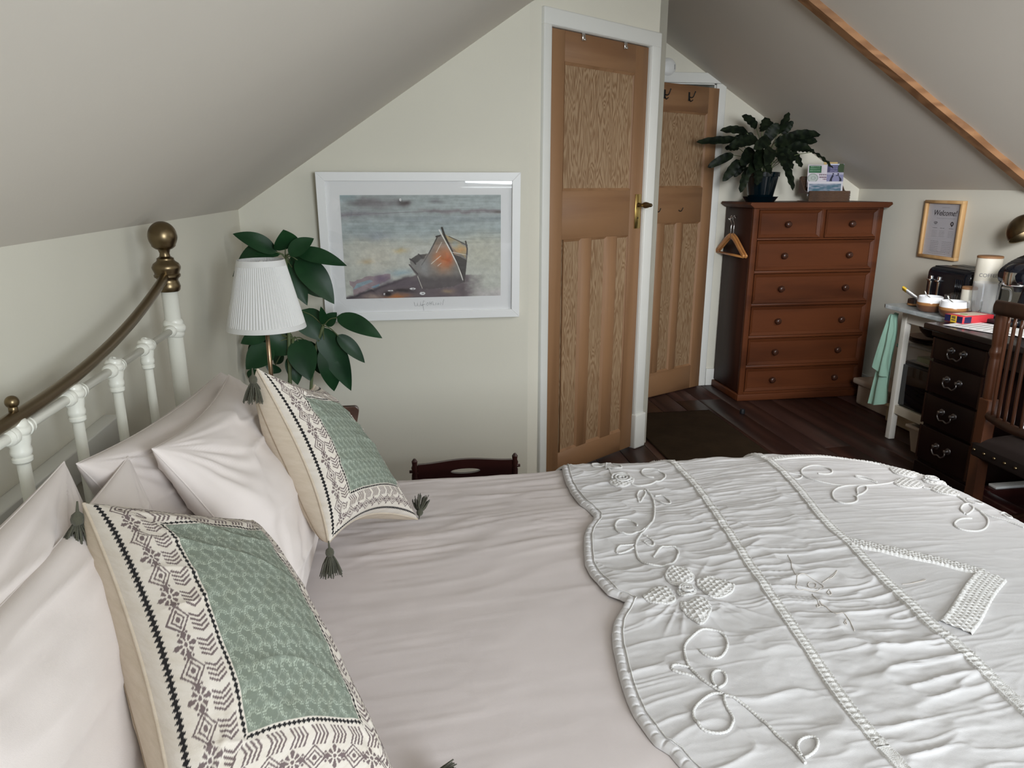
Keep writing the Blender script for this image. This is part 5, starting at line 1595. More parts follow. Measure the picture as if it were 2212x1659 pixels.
def card_blue(a, b):
    c = fcol((134, 134, 166), a)
    c[b < .40] = lin(74, 72, 104)
    c[(b < .06)] = lin(190, 195, 215)
    for r0 in (.13, .21, .29, .36):
        c[(np.abs(b - r0) < .02) & (a > .2) & (a < .62) & (np.sin(a * 90 + r0 * 40) > -.3)] = lin(150, 150, 184)
    g = np.hypot((a - .85) / .2, (b - .22) / .25) < 1
    c[g] = lin(60, 76, 50)
    c[(b > .40) & (b < .50)] = lin(170, 168, 188)
    c[(b > .93 - .06 * np.sin(a * 9))] = lin(60, 66, 92)
    for cx_, lean_ in ((.25, .12), (.80, -.14)):
        body = inpoly(a, b, [(cx_ - .05, .90), (cx_ - .02, .72), (cx_ + lean_ * .6, .55), (cx_ + lean_, .50), (cx_ + lean_ + .07, .55), (cx_ + .10, .70), (cx_ + .12, .92), (cx_ + .06, .92), (cx_ + .04, .76), (cx_ + .01, .92)])
        head = np.hypot((a - cx_ - lean_ - .03) / .05, (b - .47) / .035) < 1
        c[body | head] = lin(38, 40, 58)
    c[inpoly(a, b, [(.55, .53), (.72, .51), (.74, .55), (.56, .56)])] = lin(38, 40, 58)
    return c


def card_sea(a, b):
    c = fcol((204, 202, 208), a)
    n_ = fbm(a * 5, b * 9, 77)
    ins = (b > .16) & (a > .03) & (a < .95)
    mixv = np.clip(.5 + n_ * 1.6 + (b - .5) * .3, 0, 1)[..., None]
    sea = np.array(lin(150, 155, 170)) * (1 - mixv) + np.array(lin(70, 104, 120)) * mixv
    c[ins] = sea[ins]
    c[ins & (b > 1.05 - .3 * sstep(.6, 1, a))] = lin(70, 66, 50)
    return c


card('yellow edged leaflet tucked at the back of the brown basket', 2.72, 2.815, ZC + .06, ZC + .243, 4.440, lambda a, b: fcol((205, 178, 120), a), .05, 10, 10)
card('white leaflet with green heading at the left of the brown basket', 2.590, 2.722, ZC + .09, ZC + .226, 4.400, card_green, .06)
card('blue leaflet with two dark figures at the right of the brown basket', 2.722, 2.842, ZC + .10, ZC + .232, 4.408, card_blue, .06)
card('white bordered leaflet with sea picture at the front of the brown basket', 2.583, 2.822, ZC + .035, ZC + .124, 4.372, card_sea, .06)

# ================================================================== right wall: frame and lamp
wf = thing('framed_notice', 'small oak framed welcome notice on the right wall', 'notice', (XR, 3.805, .945))
wy0, wy1, wz0, wz1, fb = 3.655, 3.955, .948, 1.276, .017
for q in ((wy0, wy1, wz0, wz0 + fb), (wy0, wy1, wz1 - fb, wz1), (wy0, wy0 + fb, wz0 + fb, wz1 - fb), (wy1 - fb, wy1, wz0 + fb, wz1 - fb)):
    part('frame_side', box(XR - .030, XR - .001, *q, .001, 1), 'oak', wf)
part('sheet', box(XR - .010, XR - .008, wy0 + fb - .002, wy1 - fb + .002, wz0 + fb - .002, wz1 - fb + .002), 'notice_paper', wf)
MT = lambda y, z: Matrix.Translation((XR - .0112, y, z)) @ Matrix(((0, 0, -1, 0), (-1, 0, 0, 0), (0, 1, 0, 0), (0, 0, 0, 1)))
part('heading', text_mesh('Welcome!', .043, MT(3.802, 1.205), .0003, shear=.25), 'ink', wf, 'the word Welcome! in script letters')
ms = []
rnd = random.Random(9)


def line(y0, y1, z, h=.0022):
    """one illegible printed line as a run of small dashes"""
    y = y1
    while y > y0:
        w = rnd.uniform(.006, .016)
        ms.append(box(XR - .0112, XR - .0102, max(y - w, y0), y, z, z + h * .55))
        y -= w + .004


line(3.77, 3.83, 1.236, .002); line(3.72, 3.86, 1.176, .002)
for yc in (3.865, 3.805, 3.735):
    line(yc - .018, yc + .018, 1.120, .004)
    for k in range(5):
        line(yc - .020, yc + .020, 1.105 - k * .008, .0018)
for k in range(6):
    line(3.82, 3.885, 1.045 - k * .010, .0022); line(3.72, 3.79, 1.045 - k * .010, .0022)
line(3.72, 3.88, .986, .003); line(3.70, 3.89, .976, .002)
part('small_print', join('sp', ms), 'pale_ink', wf, kind='stuff')
pin = [tube([(XR - .0108, 3.735 + .009 * math.cos(a), 1.148 + .009 * math.sin(a)) for a in np.linspace(0, 2 * PI, 20)], .003, 5), prism([(XR - .0112, 3.726, 1.144), (XR - .0112, 3.744, 1.144), (XR - .0112, 3.735, 1.130)], (.001, 0, 0))]
part('pin_symbol', join('pin', pin), 'ink', wf)
wi = [tube([(XR - .0108, 3.865 + r * math.sin(a), 1.136 + r * math.cos(a)) for a in np.linspace(-.8, .8, 10)], .0013, 5) for r in (.008, .014, .020)]
part('signal_symbol', join('wi', wi), 'ink', wf)
part('glazing', box(XR - .018, XR - .0165, wy0 + fb - .002, wy1 - fb + .002, wz0 + fb - .002, wz1 - fb + .002), 'glass', wf)

wl = thing('wall_lamp', 'round antique brass wall lamp shade at the right edge of the photo', 'lamp', (XR, 3.22, 1.16))
prof = [(.098 * math.sin(t), .098 * -math.cos(t)) for t in np.linspace(.15, PI * .56, 18)]
prof_in = [(r - .002 if r > .004 else r, h + .001) for r, h in prof[::-1]]
me = lathe(prof + [(.100, prof[-1][1] + .004)] + prof_in, n=40, caps=False)
xf(me, Matrix.Translation((3.00, 3.115, 1.145)) @ Matrix.Scale(.85, 4) @ Vector((.12, -.5, -.8)).to_track_quat('Z', 'Y').to_matrix().to_4x4())
part('shade', me, 'brass_old', wl)
part('arm', tube(spline([(XR - .004, 3.16, 1.22), (3.09, 3.16, 1.235), (3.06, 3.158, 1.21), (3.03, 3.156, 1.19)], 12), .006, 8), 'brass_old', wl)
part('wall_plate', lathe([(.035, 0), (.035, -.01), (.02, -.016)], (XR, 3.16, 1.22), 20, 'x'), 'brass_old', wl)

# ================================================================== white table with kitchen things
TT = .752
kt = thing('side_table', 'white table with grey marbled top between chest and dark desk', 'table', (2.84, 3.22, 0))
part('table_top', prism([(2.545, 2.972, TT), (2.545, 3.44, TT), (2.560, 3.468, TT), (3.10, 3.468, TT), (3.10, 2.972, TT)], (0, 0, -.020), .004), 'marble', kt)
part('apron', join('ap', [box(2.665, 2.685, 3.0, 3.44, .655, TT - .021), box(2.685, 3.08, 3.425, 3.44, .655, TT - .021), box(2.685, 3.08, 2.99, 3.005, .655, TT - .021)]), 'white_wood', kt)
for lx, ly in ((2.66, 3.415), (2.66, 2.98), (3.06, 3.415), (3.06, 2.98)):
    part('leg', box(lx, lx + .035, ly, ly + .035, 0, TT - .021, .003), 'white_wood', kt)
part('lower_rail', box(2.668, 2.688, 3.02, 3.42, .150, .198, .002), 'beige_paint', kt)
part('lower_rail', box(3.06, 3.08, 3.02, 3.42, .150, .198, .002), 'beige_paint', kt)
part('shelf', box(2.688, 3.06, 2.99, 3.475, .178, .194), 'beige_paint', kt)
part('towel_knob', lathe([(.008, 0), (.012, .006), (.012, .016), (.008, .02)], (2.68, 3.457, .52), 14, 'y'), 'chrome', kt)

to = thing('toaster', 'gloss black toaster with chrome levers on the white table', 'toaster', (2.955, 3.36, TT))
tm = box(2.845, 3.065, 3.240, 3.560, TT + .012, TT + .190, .050, 6)
part('body', tm, 'black_gloss', to)
part('base', box(2.855, 3.055, 3.250, 3.550, TT + .0005, TT + .014, .005), 'black_matt', to)
for ys_ in (3.445, 3.505):
    lv = part('lever_slot', box(2.838, 2.846, ys_ - .008, ys_ + .008, TT + .03, TT + .14, .003), 'chrome', to)
    part('lever', box(2.826, 2.842, ys_ - .013, ys_ + .013, TT + .112, TT + .122, .003), 'chrome', lv)
for k in range(2):
    part('bread_slot', box(2.87 + k * .10, 2.94 + k * .10, 3.28, 3.52, TT + .186, TT + .1915), 'black_matt', to)
part('rib', join('rib', [tube([(2.8445, 3.29 + k * .012, TT + .05), (2.8435, 3.29 + k * .012, TT + .14)], .003, 6) for k in range(4)]), 'black_gloss', to)

ca = thing('coffee_canister', 'tall cream canister lettered COFFEE with wooden lid behind the plastic jug', 'canister', (2.86, 3.150, TT))
part('body', lathe([(.053, 0), (.055, .004), (.055, .262), (.053, .266)], (2.86, 3.150, TT + .0005), 40), 'enamel', ca)
part('lid', lathe([(.056, .266), (.056, .274), (.053, .276)], (2.86, 3.150, TT + .0005), 40), 'cork', ca)
tx = text_mesh('COFFEE', .024, Matrix.Identity(4), .0003)
for v in tx.vertices:
    a = math.atan2(-3.150, -2.86) + .10 - v.co.x * 0 + v.co.x / .055
    r = .0554 + v.co.z
    v.co = Vector((2.86 + r * math.cos(a), 3.150 + r * math.sin(a), TT + .185 + v.co.y))
part('lettering', tx, 'pale_ink', ca, 'the word COFFEE')
c3 = thing('small_canister', 'small cream canister with wooden lid in front of the coffee canister', 'canister', (2.745, 3.115, TT))
part('body', lathe([(.032, 0), (.033, .004), (.033, .118), (.032, .120)], (2.745, 3.115, TT + .0005), 32), 'enamel', c3)
part('lid', lathe([(.034, .120), (.034, .130), (.031, .133)], (2.745, 3.115, TT + .0005), 32), 'cork', c3)


def bowl(x, y, label):
    b = thing('sugar_bowl', label, 'bowl', (x, y, TT), 0, 'two-tone stoneware sugar bowls')
    z = TT + .0005
    part('lower_body', lathe([(.040, 0), (.049, .006), (.058, .024), (.0595, .036)], (x, y, z), 36), 'glaze_brown', b, 'brown glazed lower half')
    part('tan_band', lathe([(.0595, .034), (.0602, .038), (.0600, .046), (.0595, .048)], (x, y, z), 36), 'glaze_tan', b, 'tan glazed band')
    part('upper_body', lathe([(.0595, .047), (.0575, .062), (.0545, .075), (.0525, .076), (.0515, .074), (.055, .060), (.056, .045), (.03, .03)], (x, y, z), 36, caps=False), 'glaze_white', b, 'white glazed upper half')
    part('sugar', lathe([(.054, .05), (.054, .054)], (x, y, z), 24), 'paper', b)
    s = thing('teaspoon', 'metal teaspoon standing in ' + ('the left sugar bowl' if y > 3.1 else 'the right sugar bowl'), 'spoon', (x, y, z + .05), 0, 'teaspoons in the sugar bowls')
    p = spline([(x + .01, y - .01, z + .056), (x - .006, y + .022, z + .078), (x - .012, y + .034, z + .098)], 12)
    part('handle', tube(p, np.linspace(.0022, .0036, 12), 8), 'chrome', s)
    part('bowl', ball((x + .018, y - .022, z + .058), .014, 1.2, .8, .25, 10), 'chrome', s)


bowl(2.615, 3.205, 'two-tone white and brown stoneware bowl with spoon, left of the pair')
bowl(2.615, 3.050, 'two-tone white and brown stoneware bowl with spoon, right of the pair')
rm = thing('ramekin', 'small dark glazed dish holding a sachet at the left end of the table', 'dish', (2.665, 3.375, TT))
part('body', lathe([(.028, 0), (.034, .004), (.035, .020), (.0345, .036), (.032, .036), (.030, .010)], (2.665, 3.375, TT + .0005), 30), 'dark_bowl', rm)
part('foot_band', lathe([(.0352, .004), (.0356, .008), (.0352, .014)], (2.665, 3.375, TT + .0005), 30, caps=False), 'glaze_tan', rm, 'tan band')
sc_ = thing('sachet', 'yellow and white snack sachet leaning in the small dark dish', 'sachet', (2.665, 3.375, TT + .02))
sm_ = box(-.042, .042, -.019, .019, -.004, .004, .003)
Ms = Matrix.Translation((2.655, 3.405, TT + .060)) @ Matrix.Rotation(math.radians(118), 4, 'Z') @ Matrix.Rotation(math.radians(-30), 4, 'Y') @ Matrix.Rotation(math.radians(35), 4, 'X')
part('packet', xf(sm_, Ms), 'paper', sc_)
part('end_flap', xf(box(.024, .050, -.020, .020, -.005, .005, .002), Ms), 'yellow', sc_, 'yellow end')
part('print', xf(join('q', [box(-.02 + k * .009, -.014 + k * .009, -.010, .011, .0038, .0044) for k in range(5)]), Ms), 'ink', sc_)


def tumbler(x, y, label):
    g_ = solo('glass_tumbler', lathe([(.024, 0), (.026, .002), (.030, .085), (.0285, .085), (.0235, .006), (.002, .005)], (x, y, TT + .0005), 28), 'tumbler', label, 'glass', 'clear glass tumblers')
    return g_


tumbler(2.668, 2.978, 'clear glass tumbler just behind the red biscuit box')
tumbler(2.705, 3.180, 'clear glass tumbler behind the two stoneware bowls')
tumbler(2.775, 3.225, 'clear glass tumbler in front of the toaster corner')

JX, JY = 2.735, 3.005
sd = solo('saucer', lathe([(.050, 0), (.078, .010), (.082, .018), (.074, .016), (.045, .006)], (JX, JY, TT + .0005), 36), 'dark_blue', 'dark blue saucer under the clear plastic jug', 'saucer')
jg = thing('plastic_jug', 'clear plastic water jug on a dark blue saucer', 'jug', (JX, JY, TT + .008))
part('body', lathe([(.040, 0), (.047, .006), (.053, .03), (.056, .135), (.058, .150), (.056, .150), (.0515, .03), (.044, .008), (.002, .006)], (JX, JY, TT + .0175), 40, caps=False), 'clear_plastic', jg)
part('handle', tube(spline([(JX + .03, JY - .056, TT + .15), (JX + .045, JY - .092, TT + .14), (JX + .045, JY - .092, TT + .08), (JX + .03, JY - .054, TT + .06)], 20), .005, 8), 'clear_plastic', jg)

# ================================================================== dark desk
dk = thing('desk', 'dark mahogany pedestal desk with four drawers and drop handles along the right wall', 'desk', (2.74, 2.27, 0))
DX0, DX1, DY0, DY1, DZ = 2.385, 3.10, 1.42, 2.945, .752
part('desk_top', box(DX0, DX1, DY0, DY1, DZ - .030, DZ, .009, 3), 'desk_top', dk)
def pedestal(y0, y1):
    q = part('pedestal', join('pd', [box(2.452, 3.06, y0, y1, .075, DZ - .031), box(2.440, 3.07, y0 - .008, y1 + .008, .0, .08, .004), box(2.428, 3.07, y0 - .008, y1 + .008, DZ - .062, DZ - .031, .004)]), 'mahogany', dk)
    zs = [.585, .430, .275, .100]
    hs = [.688, .578, .423, .268]
    for za, zb in zip(zs, hs):
        d_ = part('drawer', box(2.430, 2.453, y0 + .012, y1 - .012, za + .004, zb - .004, .003), 'mahogany', dk)
        for yc0 in (y0 + .008, y1 - .016):
            part('cockbead', box(2.4275, 2.432, yc0, yc0 + .008, za + .002, zb - .002), 'chair_dark', d_, 'lighter brown drawer edge')
        zc = (za + zb) / 2 + .012; yc = (y0 + y1) / 2
        hm = []
        for s in (-1, 1):
            hm.append(lathe([(.016, 0), (.015, -.004), (.008, -.006), (.006, -.016), (.009, -.020), (.003, -.024)], (2.430, yc + s * .036, zc), 16, 'x'))
        p = spline([(2.412, yc - .036, zc), (2.410, yc - .040, zc - .018), (2.409, yc - .022, zc - .034), (2.409, yc, zc - .029), (2.409, yc + .022, zc - .034), (2.410, yc + .040, zc - .018), (2.412, yc + .036, zc)], 40)
        hm.append(tube(p, .0028 + .0012 * np.sin(np.linspace(0, PI, 40)), 8))
        part('drop_handle', join('dh', hm), 'pewter', d_, 'dull metal drop handle')
pedestal(2.595, 2.928)
pedestal(1.44, 1.745)
part('modesty_panel', box(3.04, 3.06, 1.76, 2.58, .25, DZ - .031), 'mahogany', dk)
part('frieze', box(2.45, 2.465, 1.76, 2.58, DZ - .12, DZ - .031), 'mahogany', dk)

bb = thing('biscuit_box', 'small red, yellow and navy biscuit box at the corner of desk and white table', 'box', (2.60, 2.92, DZ))
Mb = Matrix.Translation((2.515, 2.864, DZ + .0012)) @ Matrix.Rotation(math.radians(9), 4, 'Z')
part('carton', xf(box(.0, .185, 0, .095, 0, .034, .001, 1), Mb), 'red', bb)
part('end_panel', xf(join('e', [box(-.0012, .0, .002, .030, .003, .032), box(-.0012, 0, .064, .093, .003, .032)]), Mb), 'navy', bb, 'navy end panel')
part('yellow_panel', xf(box(-.0016, .0, .032, .062, .001, .033), Mb), 'yellow', bb, 'yellow label with dark lettering')
part('lettering', xf(join('l', [box(-.0024, -.0014, .037, .057, z, z + .004) for z in (.010, .019, .025)]), Mb), 'ink', bb)
part('side_panel', xf(box(.01, .05, -.001, .0, .003, .031), Mb), 'navy', bb)
part('top_picture', xf(join('tp', [box(.03, .16, .014, .082, .034, .0348)]), Mb), 'cream_card', bb, 'cream biscuit picture')
part('oval_badge', xf(lathe([(.016, .0348), (.016, .0355)], (.06, .05, 0), 20), Mb), 'green_pack', bb)

for i, (lab, cx_, cy_, rot, w, h) in enumerate((('white paper sheet with faint lines on the desk nearest the biscuit box', 2.56, 2.76, 20, .21, .29), ('white paper sheet on the desk farther right, behind the chair spindles', 2.63, 2.56, -8, .21, .29))):
    ps = thing('paper_sheet', lab, 'paper', (cx_, cy_, DZ), math.radians(rot), 'loose papers on the desk')
    gx = np.linspace(-w / 2, w / 2, 12); gy = np.linspace(-h / 2, h / 2, 12)
    GX, GY = np.meshgrid(gx, gy, indexing='ij')
    part('sheet', grid_mesh('s', np.stack([GX, GY, .0015 + .004 * np.abs(GX / w) ** 2 + .003 * i], -1)), 'paper', ps, local=True)
    part('printed_lines', join('pl', [box(-.08, .08, -.11 + k * .03, -.1085 + k * .03, .0030 + .003 * i, .0036 + .003 * i) for k in range(8)]), 'stem', ps, local=True, kind='stuff')

cm = thing('coffee_machine', 'gloss black pod coffee machine with chrome head band on the desk', 'coffee machine', (2.86, 2.84, DZ))
part('base', box(2.70, 2.99, 2.765, 2.915, DZ + .0008, DZ + .03, .010), 'black_gloss', cm)
part('column', prism([(2.80, 2.775, DZ + .03), (2.99, 2.775, DZ + .03), (3.0, 2.775, DZ + .25), (2.87, 2.775, DZ + .25), (2.83, 2.775, DZ + .16)], (0, .13, 0), .012), 'black_gloss', cm)
n = 14
hp = [(2.700, DZ + .185), (2.690, DZ + .215), (2.700, DZ + .245), (2.76, DZ + .285), (2.84, DZ + .310), (2.92, DZ + .300), (2.99, DZ + .270), (3.0, DZ + .22), (2.85, DZ + .185)]
hq = spline([(a, 0, b) for a, b in hp] + [(hp[0][0], 0, hp[0][1])], 48)[:-1]
hm_ = prism([(a, 2.770, b) for a, _, b in hq], (0, .14, 0), .010)
for p_ in hm_.polygons:
    p_.use_smooth = True
part('head', crease(hm_, 50), 'black_gloss', cm)
part('chrome_band', lathe([(.064, 0), (.066, .004), (.066, .056), (.064, .06)], (2.748, 2.842, DZ + .176), 36), 'chrome', cm, 'chrome head band')
part('cap', lathe([(.066, .060)] + [(.066 * math.cos(q), .060 + .040 * math.sin(q)) for q in np.linspace(.1, PI / 2, 12)], (2.748, 2.842, DZ + .176), 36), 'black_gloss', cm)
part('spout', lathe([(.014, -.03), (.018, -.012), (.03, 0)], (2.748, 2.842, DZ + .176), 18), 'black_matt', cm)
part('drip_tray', box(2.66, 2.80, 2.79, 2.895, DZ + .0008, DZ + .018, .004), 'black_matt', cm)
mg = thing('water_flask', 'pale blue white plastic flask partly hidden behind the chair top', 'flask', (2.72, 2.66, DZ))
part('body', lathe([(.020, 0), (.020, .05), (.034, .07), (.036, .10), (.028, .14), (.015, .165), (.010, .18)], (2.72, 2.69, DZ + .0008), 26), 'glaze_white', mg)
part('band', lathe([(.0355, .072), (.0372, .078), (.0365, .084)], (2.72, 2.69, DZ + .0008), 26, caps=False), 'black_matt', mg)

# ---- below the white table
mw = thing('microwave', 'black microwave oven on the lower shelf of the white table', 'microwave', (2.87, 3.22, .194))
part('casing', box(2.695, 3.04, 3.06, 3.465, .196, .435, .006), 'black_matt', mw)
part('door', box(2.684, 2.696, 3.14, 3.46, .202, .428, .004), 'black_glass', mw)
part('control_panel', box(2.686, 2.696, 3.065, 3.137, .202, .428, .003), 'black_matt', mw)
part('handle', tube([(2.672, 3.15, .24), (2.672, 3.15, .39)], .006, 8), 'black_gloss', mw)
tb = thing('food_tub', 'translucent plastic food tub with lid on top of the microwave', 'tub', (2.84, 3.29, .436))
part('tub_body', prism([(2.72, 3.25, .5255), (2.72, 3.46, .5255), (2.96, 3.46, .5255), (2.96, 3.25, .5255)], (0, 0, -.088), .012), 'frosted', tb)
part('lid', box(2.705, 2.975, 3.235, 3.477, .5235, .541, .006), 'frosted', tb)
part('packet_inside', box(2.735, 2.90, 3.275, 3.38, .450, .478, .004), 'green_pack', tb, 'green packet seen through the tub')
z = .5415
for i in range(4):
    solo('dinner_plate', lathe([(.055, 0), (.075, .003), (.105, .012), (.112, .016), (.104, .015), (.06, .006)], (2.80, 3.375, z), 40), 'dark_bowl' if i % 2 == 0 else 'glaze_brown', ('dark brown' if i % 2 == 0 else 'mid brown') + ' plate in the stack on the food tub, ' + ('lowest', 'second lowest', 'second highest', 'topmost')[i], 'plate', 'brown plates on the food tub')
    z += .0085
z += .008
bw = solo('soup_bowl', lathe([(.040, 0), (.045, .002), (.072, .030), (.083, .060), (.080, .060), (.066, .030), (.04, .008)], (2.80, 3.362, z), 40), 'dark_bowl', 'dark bowl with pale outside on top of the brown plates', 'bowl')

# tea towel on the end of the table
tw = thing('tea_towel', 'mint green tea towel hanging from the left end of the white table', 'towel', (2.64, 3.52, .14))
n, m_ = 60, 70
a = np.linspace(0, 1, n); b = np.linspace(0, 1, m_)
AG, BG = np.meshgrid(a, b, indexing='ij')


def towel(y_top, y0, y1, z_top, zb0, zb1, x0, fold, ph, thick):
    yb = y0 + (y1 - y0) * AG
    yt = y_top + (AG - .5) * .03
    wv = BG ** .75
    Y = yt * (1 - wv) + yb * wv
    zb = zb0 + (zb1 - zb0) * AG
    zb = zb + .05 * np.maximum(0, np.abs(AG - .45) - .25)
    Z = z_top + (zb - z_top) * BG
    X = x0 + fold * np.sin(AG * 9 + ph) * (.4 + .6 * BG) + .012 * noise(AG * 5, BG * 4, 61)
    P = np.stack([X, Y, Z], -1)
    return join('t', [grid_mesh('f', P), grid_mesh('b', (P + np.array([thick, 0, 0]))[::-1])])


part('back_layer', towel(3.485, 3.475, 3.625, .695, .185, .13, 2.650, .016, .3, .003), 'mint', tw)
part('front_layer', towel(3.478, 3.470, 3.575, .690, .335, .36, 2.622, .012, 1.6, .003), 'mint', tw)

sbx = thing('storage_box', 'cream plastic lidded box on the floor between chest and tea towel', 'storage box', (2.99, 3.93, 0))
part('box_body', prism([(2.895, 3.775, .001), (2.895, 4.075, .001), (3.075, 4.075, .001), (3.075, 3.775, .001)], (0, 0, .135), .014), 'cream_plastic', sbx)
part('lid', box(2.872, 3.095, 3.752, 4.098, .132, .168, .012, 3), 'cream_plastic', sbx)
sb2 = thing('storage_tray', 'beige plastic tray on the floor under the white table behind its leg', 'tray', (2.94, 3.58, 0))
part('tray_body', prism([(2.85, 3.475, .001), (2.85, 3.72, .001), (3.07, 3.72, .001), (3.07, 3.475, .001)], (0, 0, .10), .012), 'beige_plastic', sb2)
part('tray_rim', box(2.838, 3.08, 3.463, 3.732, .092, .104, .004), 'beige_plastic', sb2)
bn = thing('waste_bin', 'cream plastic bin with flared rim on the floor under the white table', 'bin', (2.76, 3.14, 0))
def frustum(x0, x1, y0, y1, z0, z1, fl, rim=True):
    bm = bmesh.new()
    lo = [bm.verts.new(p) for p in ((x0 + fl, y0 + fl, z0), (x1 - fl, y0 + fl, z0), (x1 - fl, y1 - fl, z0), (x0 + fl, y1 - fl, z0))]
    hi = [bm.verts.new(p) for p in ((x0, y0, z1), (x1, y0, z1), (x1, y1, z1), (x0, y1, z1))]
    t_ = .005
    hi2 = [bm.verts.new(p) for p in ((x0 + t_, y0 + t_, z1), (x1 - t_, y0 + t_, z1), (x1 - t_, y1 - t_, z1), (x0 + t_, y1 - t_, z1))]
    lo2 = [bm.verts.new(p) for p in ((x0 + fl + t_, y0 + fl + t_, z0 + t_), (x1 - fl - t_, y0 + fl + t_, z0 + t_), (x1 - fl - t_, y1 - fl - t_, z0 + t_), (x0 + fl + t_, y1 - fl - t_, z0 + t_))]
    bm.faces.new(lo[::-1]); bm.faces.new(lo2)
    for i in range(4):
        j = (i + 1) % 4
        bm.faces.new((lo[i], lo[j], hi[j], hi[i])); bm.faces.new((hi[i], hi[j], hi2[j], hi2[i])); bm.faces.new((hi2[i], hi2[j], lo2[j], lo2[i]))
    bmesh.ops.recalc_face_normals(bm, faces=bm.faces)
    me = bpy.data.meshes.new('fr'); bm.to_mesh(me); bm.free()
    return me
part('bin_body', frustum(2.635, 2.85, 2.99, 3.245, .001, .140, .018), 'cream_plastic', bn)
part('rim', join('r', [box(2.622, 2.640, 2.978, 3.257, .130, .146, .003), box(2.845, 2.862, 2.978, 3.257, .130, .146, .003), box(2.64, 2.845, 2.978, 2.993, .130, .146, .003), box(2.64, 2.845, 3.242, 3.257, .130, .146, .003)]), 'cream_plastic', bn)

# ================================================================== spindle-back chair facing the desk
sc = thing('wooden_chair', 'brown wooden spindle-back chair with studded leather seat facing the dark desk', 'chair', (2.28, 2.04, 0))
yL, yR = 2.245, 1.83
TOPZ = .965
part('top_rail', grid_mesh('tr', np.concatenate([(lambda p, ang: p + np.stack([.013 * np.cos(ang), 0 * ang, .026 * np.sin(ang)], -1))(np.array([2.075 - .055 * math.sin(PI * k / 24), yL + .022 - (yL - yR + .044) * k / 24, TOPZ - .018 + .012 * math.sin(PI * k / 24)]), np.linspace(0, 2 * PI, 14, endpoint=False))[None] for k in range(25)], 0), cv=True), 'chair_dark', sc)
for s, yq in ((1, yL), (-1, yR)):
    part('back_post', xf(lathe([(.019, .62), (.0205, .625), (.0195, .66), (.020, .72), (.0175, .765), (.0165, .770), (.0215, .785), (.0215, .795), (.0165, .808), (.0175, .815), (.0195, .87), (.0185, .95)], (0, 0, 0), 20), Matrix.Translation((2.082, yq - s * .028, 0)) @ Matrix.Shear('XY', 4, (0, 0)) @ Matrix(((1, 0, -.0, 0), (0, 1, s * .03, 0), (0, 0, 1, 0), (0, 0, 0, 1)))), 'chair', sc)
    yb_ = yq - s * .013
    rl = prism([(2.058, yb_ - .022, .622), (2.104, yb_ - .022, .622), (2.104, yb_ + .022, .622), (2.058, yb_ + .022, .622)], (0, 0, -.19), .005)
    part('post_block', rl, 'chair', sc)
    tz = [(2.082, yb_, .46), (2.045, yb_ - .045 + (0 if s > 0 else .06), .20), (2.000, yb_ - .085 + (0 if s > 0 else .12), 0)]
    lp = spline(tz, 12)
    P = np.concatenate([(lp[i] + np.array([[-.020, -.020, 0], [.022, -.020, 0], [.022, .020, 0], [-.020, .020, 0]]))[None] for i in range(12)], 0)
    P = np.concatenate([lp[:1, None].repeat(4, 1), P, lp[-1:, None].repeat(4, 1)], 0)
    part('rear_leg', crease(grid_mesh('rl', P, cv=True)), 'chair', sc)
    part('front_leg', lathe([(.014, 0), (.018, .1), (.021, .3), (.019, .42)], (2.49, yq - s * .02, 0), 16), 'chair', sc)
    part('side_stretcher', tube([(2.03, yb_ - .05, .16), (2.49, yq - s * .02, .16)], .010, 10), 'chair_dark', sc)
for k in range(9):
    yk = yL - .066 - k * .0375
    b_ = .050 * math.sin(PI * (yL - yk) / (yL - yR))
    p = [(2.078 - b_, yk, .575), (2.076 - b_, yk, .70), (2.075 - b_, yk, .93)]
    part('spindle', tube(spline(p, 14), .0055 + .0010 * np.sin(np.linspace(0, PI, 14)), 10), 'chair', sc)
rr_ = np.concatenate([(lambda p, ang: p + np.stack([.014 * np.cos(ang), 0 * ang, .017 * np.sin(ang)], -1))(np.array([2.080 - .052 * math.sin(PI * k / 24), yL - .01 - (yL - yR - .02) * k / 24, .565]), np.linspace(0, 2 * PI, 12, endpoint=False))[None] for k in range(25)], 0)
part('lower_back_rail', grid_mesh('lbr', rr_, cv=True), 'chair_dark', sc)
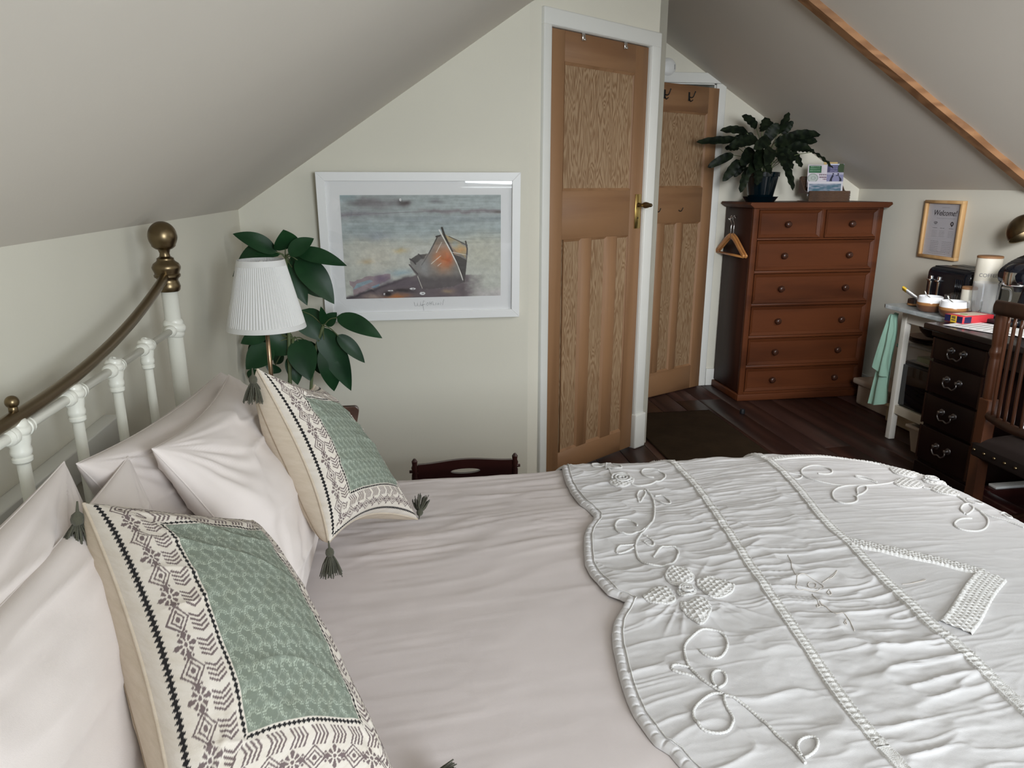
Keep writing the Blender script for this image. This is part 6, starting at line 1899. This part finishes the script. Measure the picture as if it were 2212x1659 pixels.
# leather seat
n, m_ = 40, 40
a = np.linspace(-1, 1, n); b = np.linspace(-1, 1, m_)
AG, BG = np.meshgrid(a, b, indexing='ij')
dome = (1 - AG ** 4) * (1 - BG ** 4)
seat = np.stack([2.285 + .235 * AG, 2.04 + .205 * BG, .452 + .050 * dome ** .6], -1)
part('seat', join('seat', [grid_mesh('s', seat), box(2.052, 2.518, 1.837, 2.243, .405, .455, .008)]), 'leather', sc)
st = []
for k in range(9):
    st.append(ball((2.050, 2.225 - k * .046, .432), .006, n=8))
part('stud', join('st', st), 'brass_old', sc, 'brass stud row', kind='stuff')
part('cross_stretcher', box(2.03, 2.49, 2.03, 2.05, .155, .172, .003), 'chair_dark', sc)
cu_ = thing('folded_cloth', 'folded white cloth lying on the leather seat of the chair', 'cloth', (2.24, 2.07, .50))
cp = np.stack([2.24 + .09 * AG, 2.06 + .11 * BG, .512 + .045 * (1 - AG ** 2) + .010 * noise(AG * 3, BG * 3, 91)], -1)
part('cloth', join('c', [grid_mesh('c', cp), grid_mesh('c', (cp - np.array([0, 0, .006]))[::-1])]), 'paper', cu_)

sc.location.y -= .045
cu_.location.y -= .045

fs = thing('foot_rest', 'low dark red wooden frame on the floor under the desk kneehole', 'footrest', (2.62, 2.28, 0))
part('rail', box(2.40, 2.46, 1.95, 2.62 - .05, .02, .10, .006), 'dark_red_wood', fs)
part('rail', box(2.46, 2.86, 2.50, 2.56, .02, .10, .006), 'dark_red_wood', fs)
part('rail', box(2.46, 2.86, 1.95, 2.01, .02, .10, .006), 'dark_red_wood', fs)
for q in ((2.40, 1.95), (2.40, 2.51), (2.80, 2.50), (2.80, 1.95)):
    part('foot', box(q[0], q[0] + .06, q[1], q[1] + .06, 0, .021), 'dark_red_wood', fs)
solo('white_strip', box(2.50, 2.80, 2.508, 2.552, .1005, .112, .003), 'plastic_white', 'white plastic strip lying on the dark footrest under the desk', 'strip')
solo('door_stop', lathe([(.016, 0), (.017, .006), (.014, .028), (.009, .030)], (2.07, 3.98, .0005), 18), 'black_matt', 'small black rubber door stop on the floorboards in front of the chest', 'door stop')
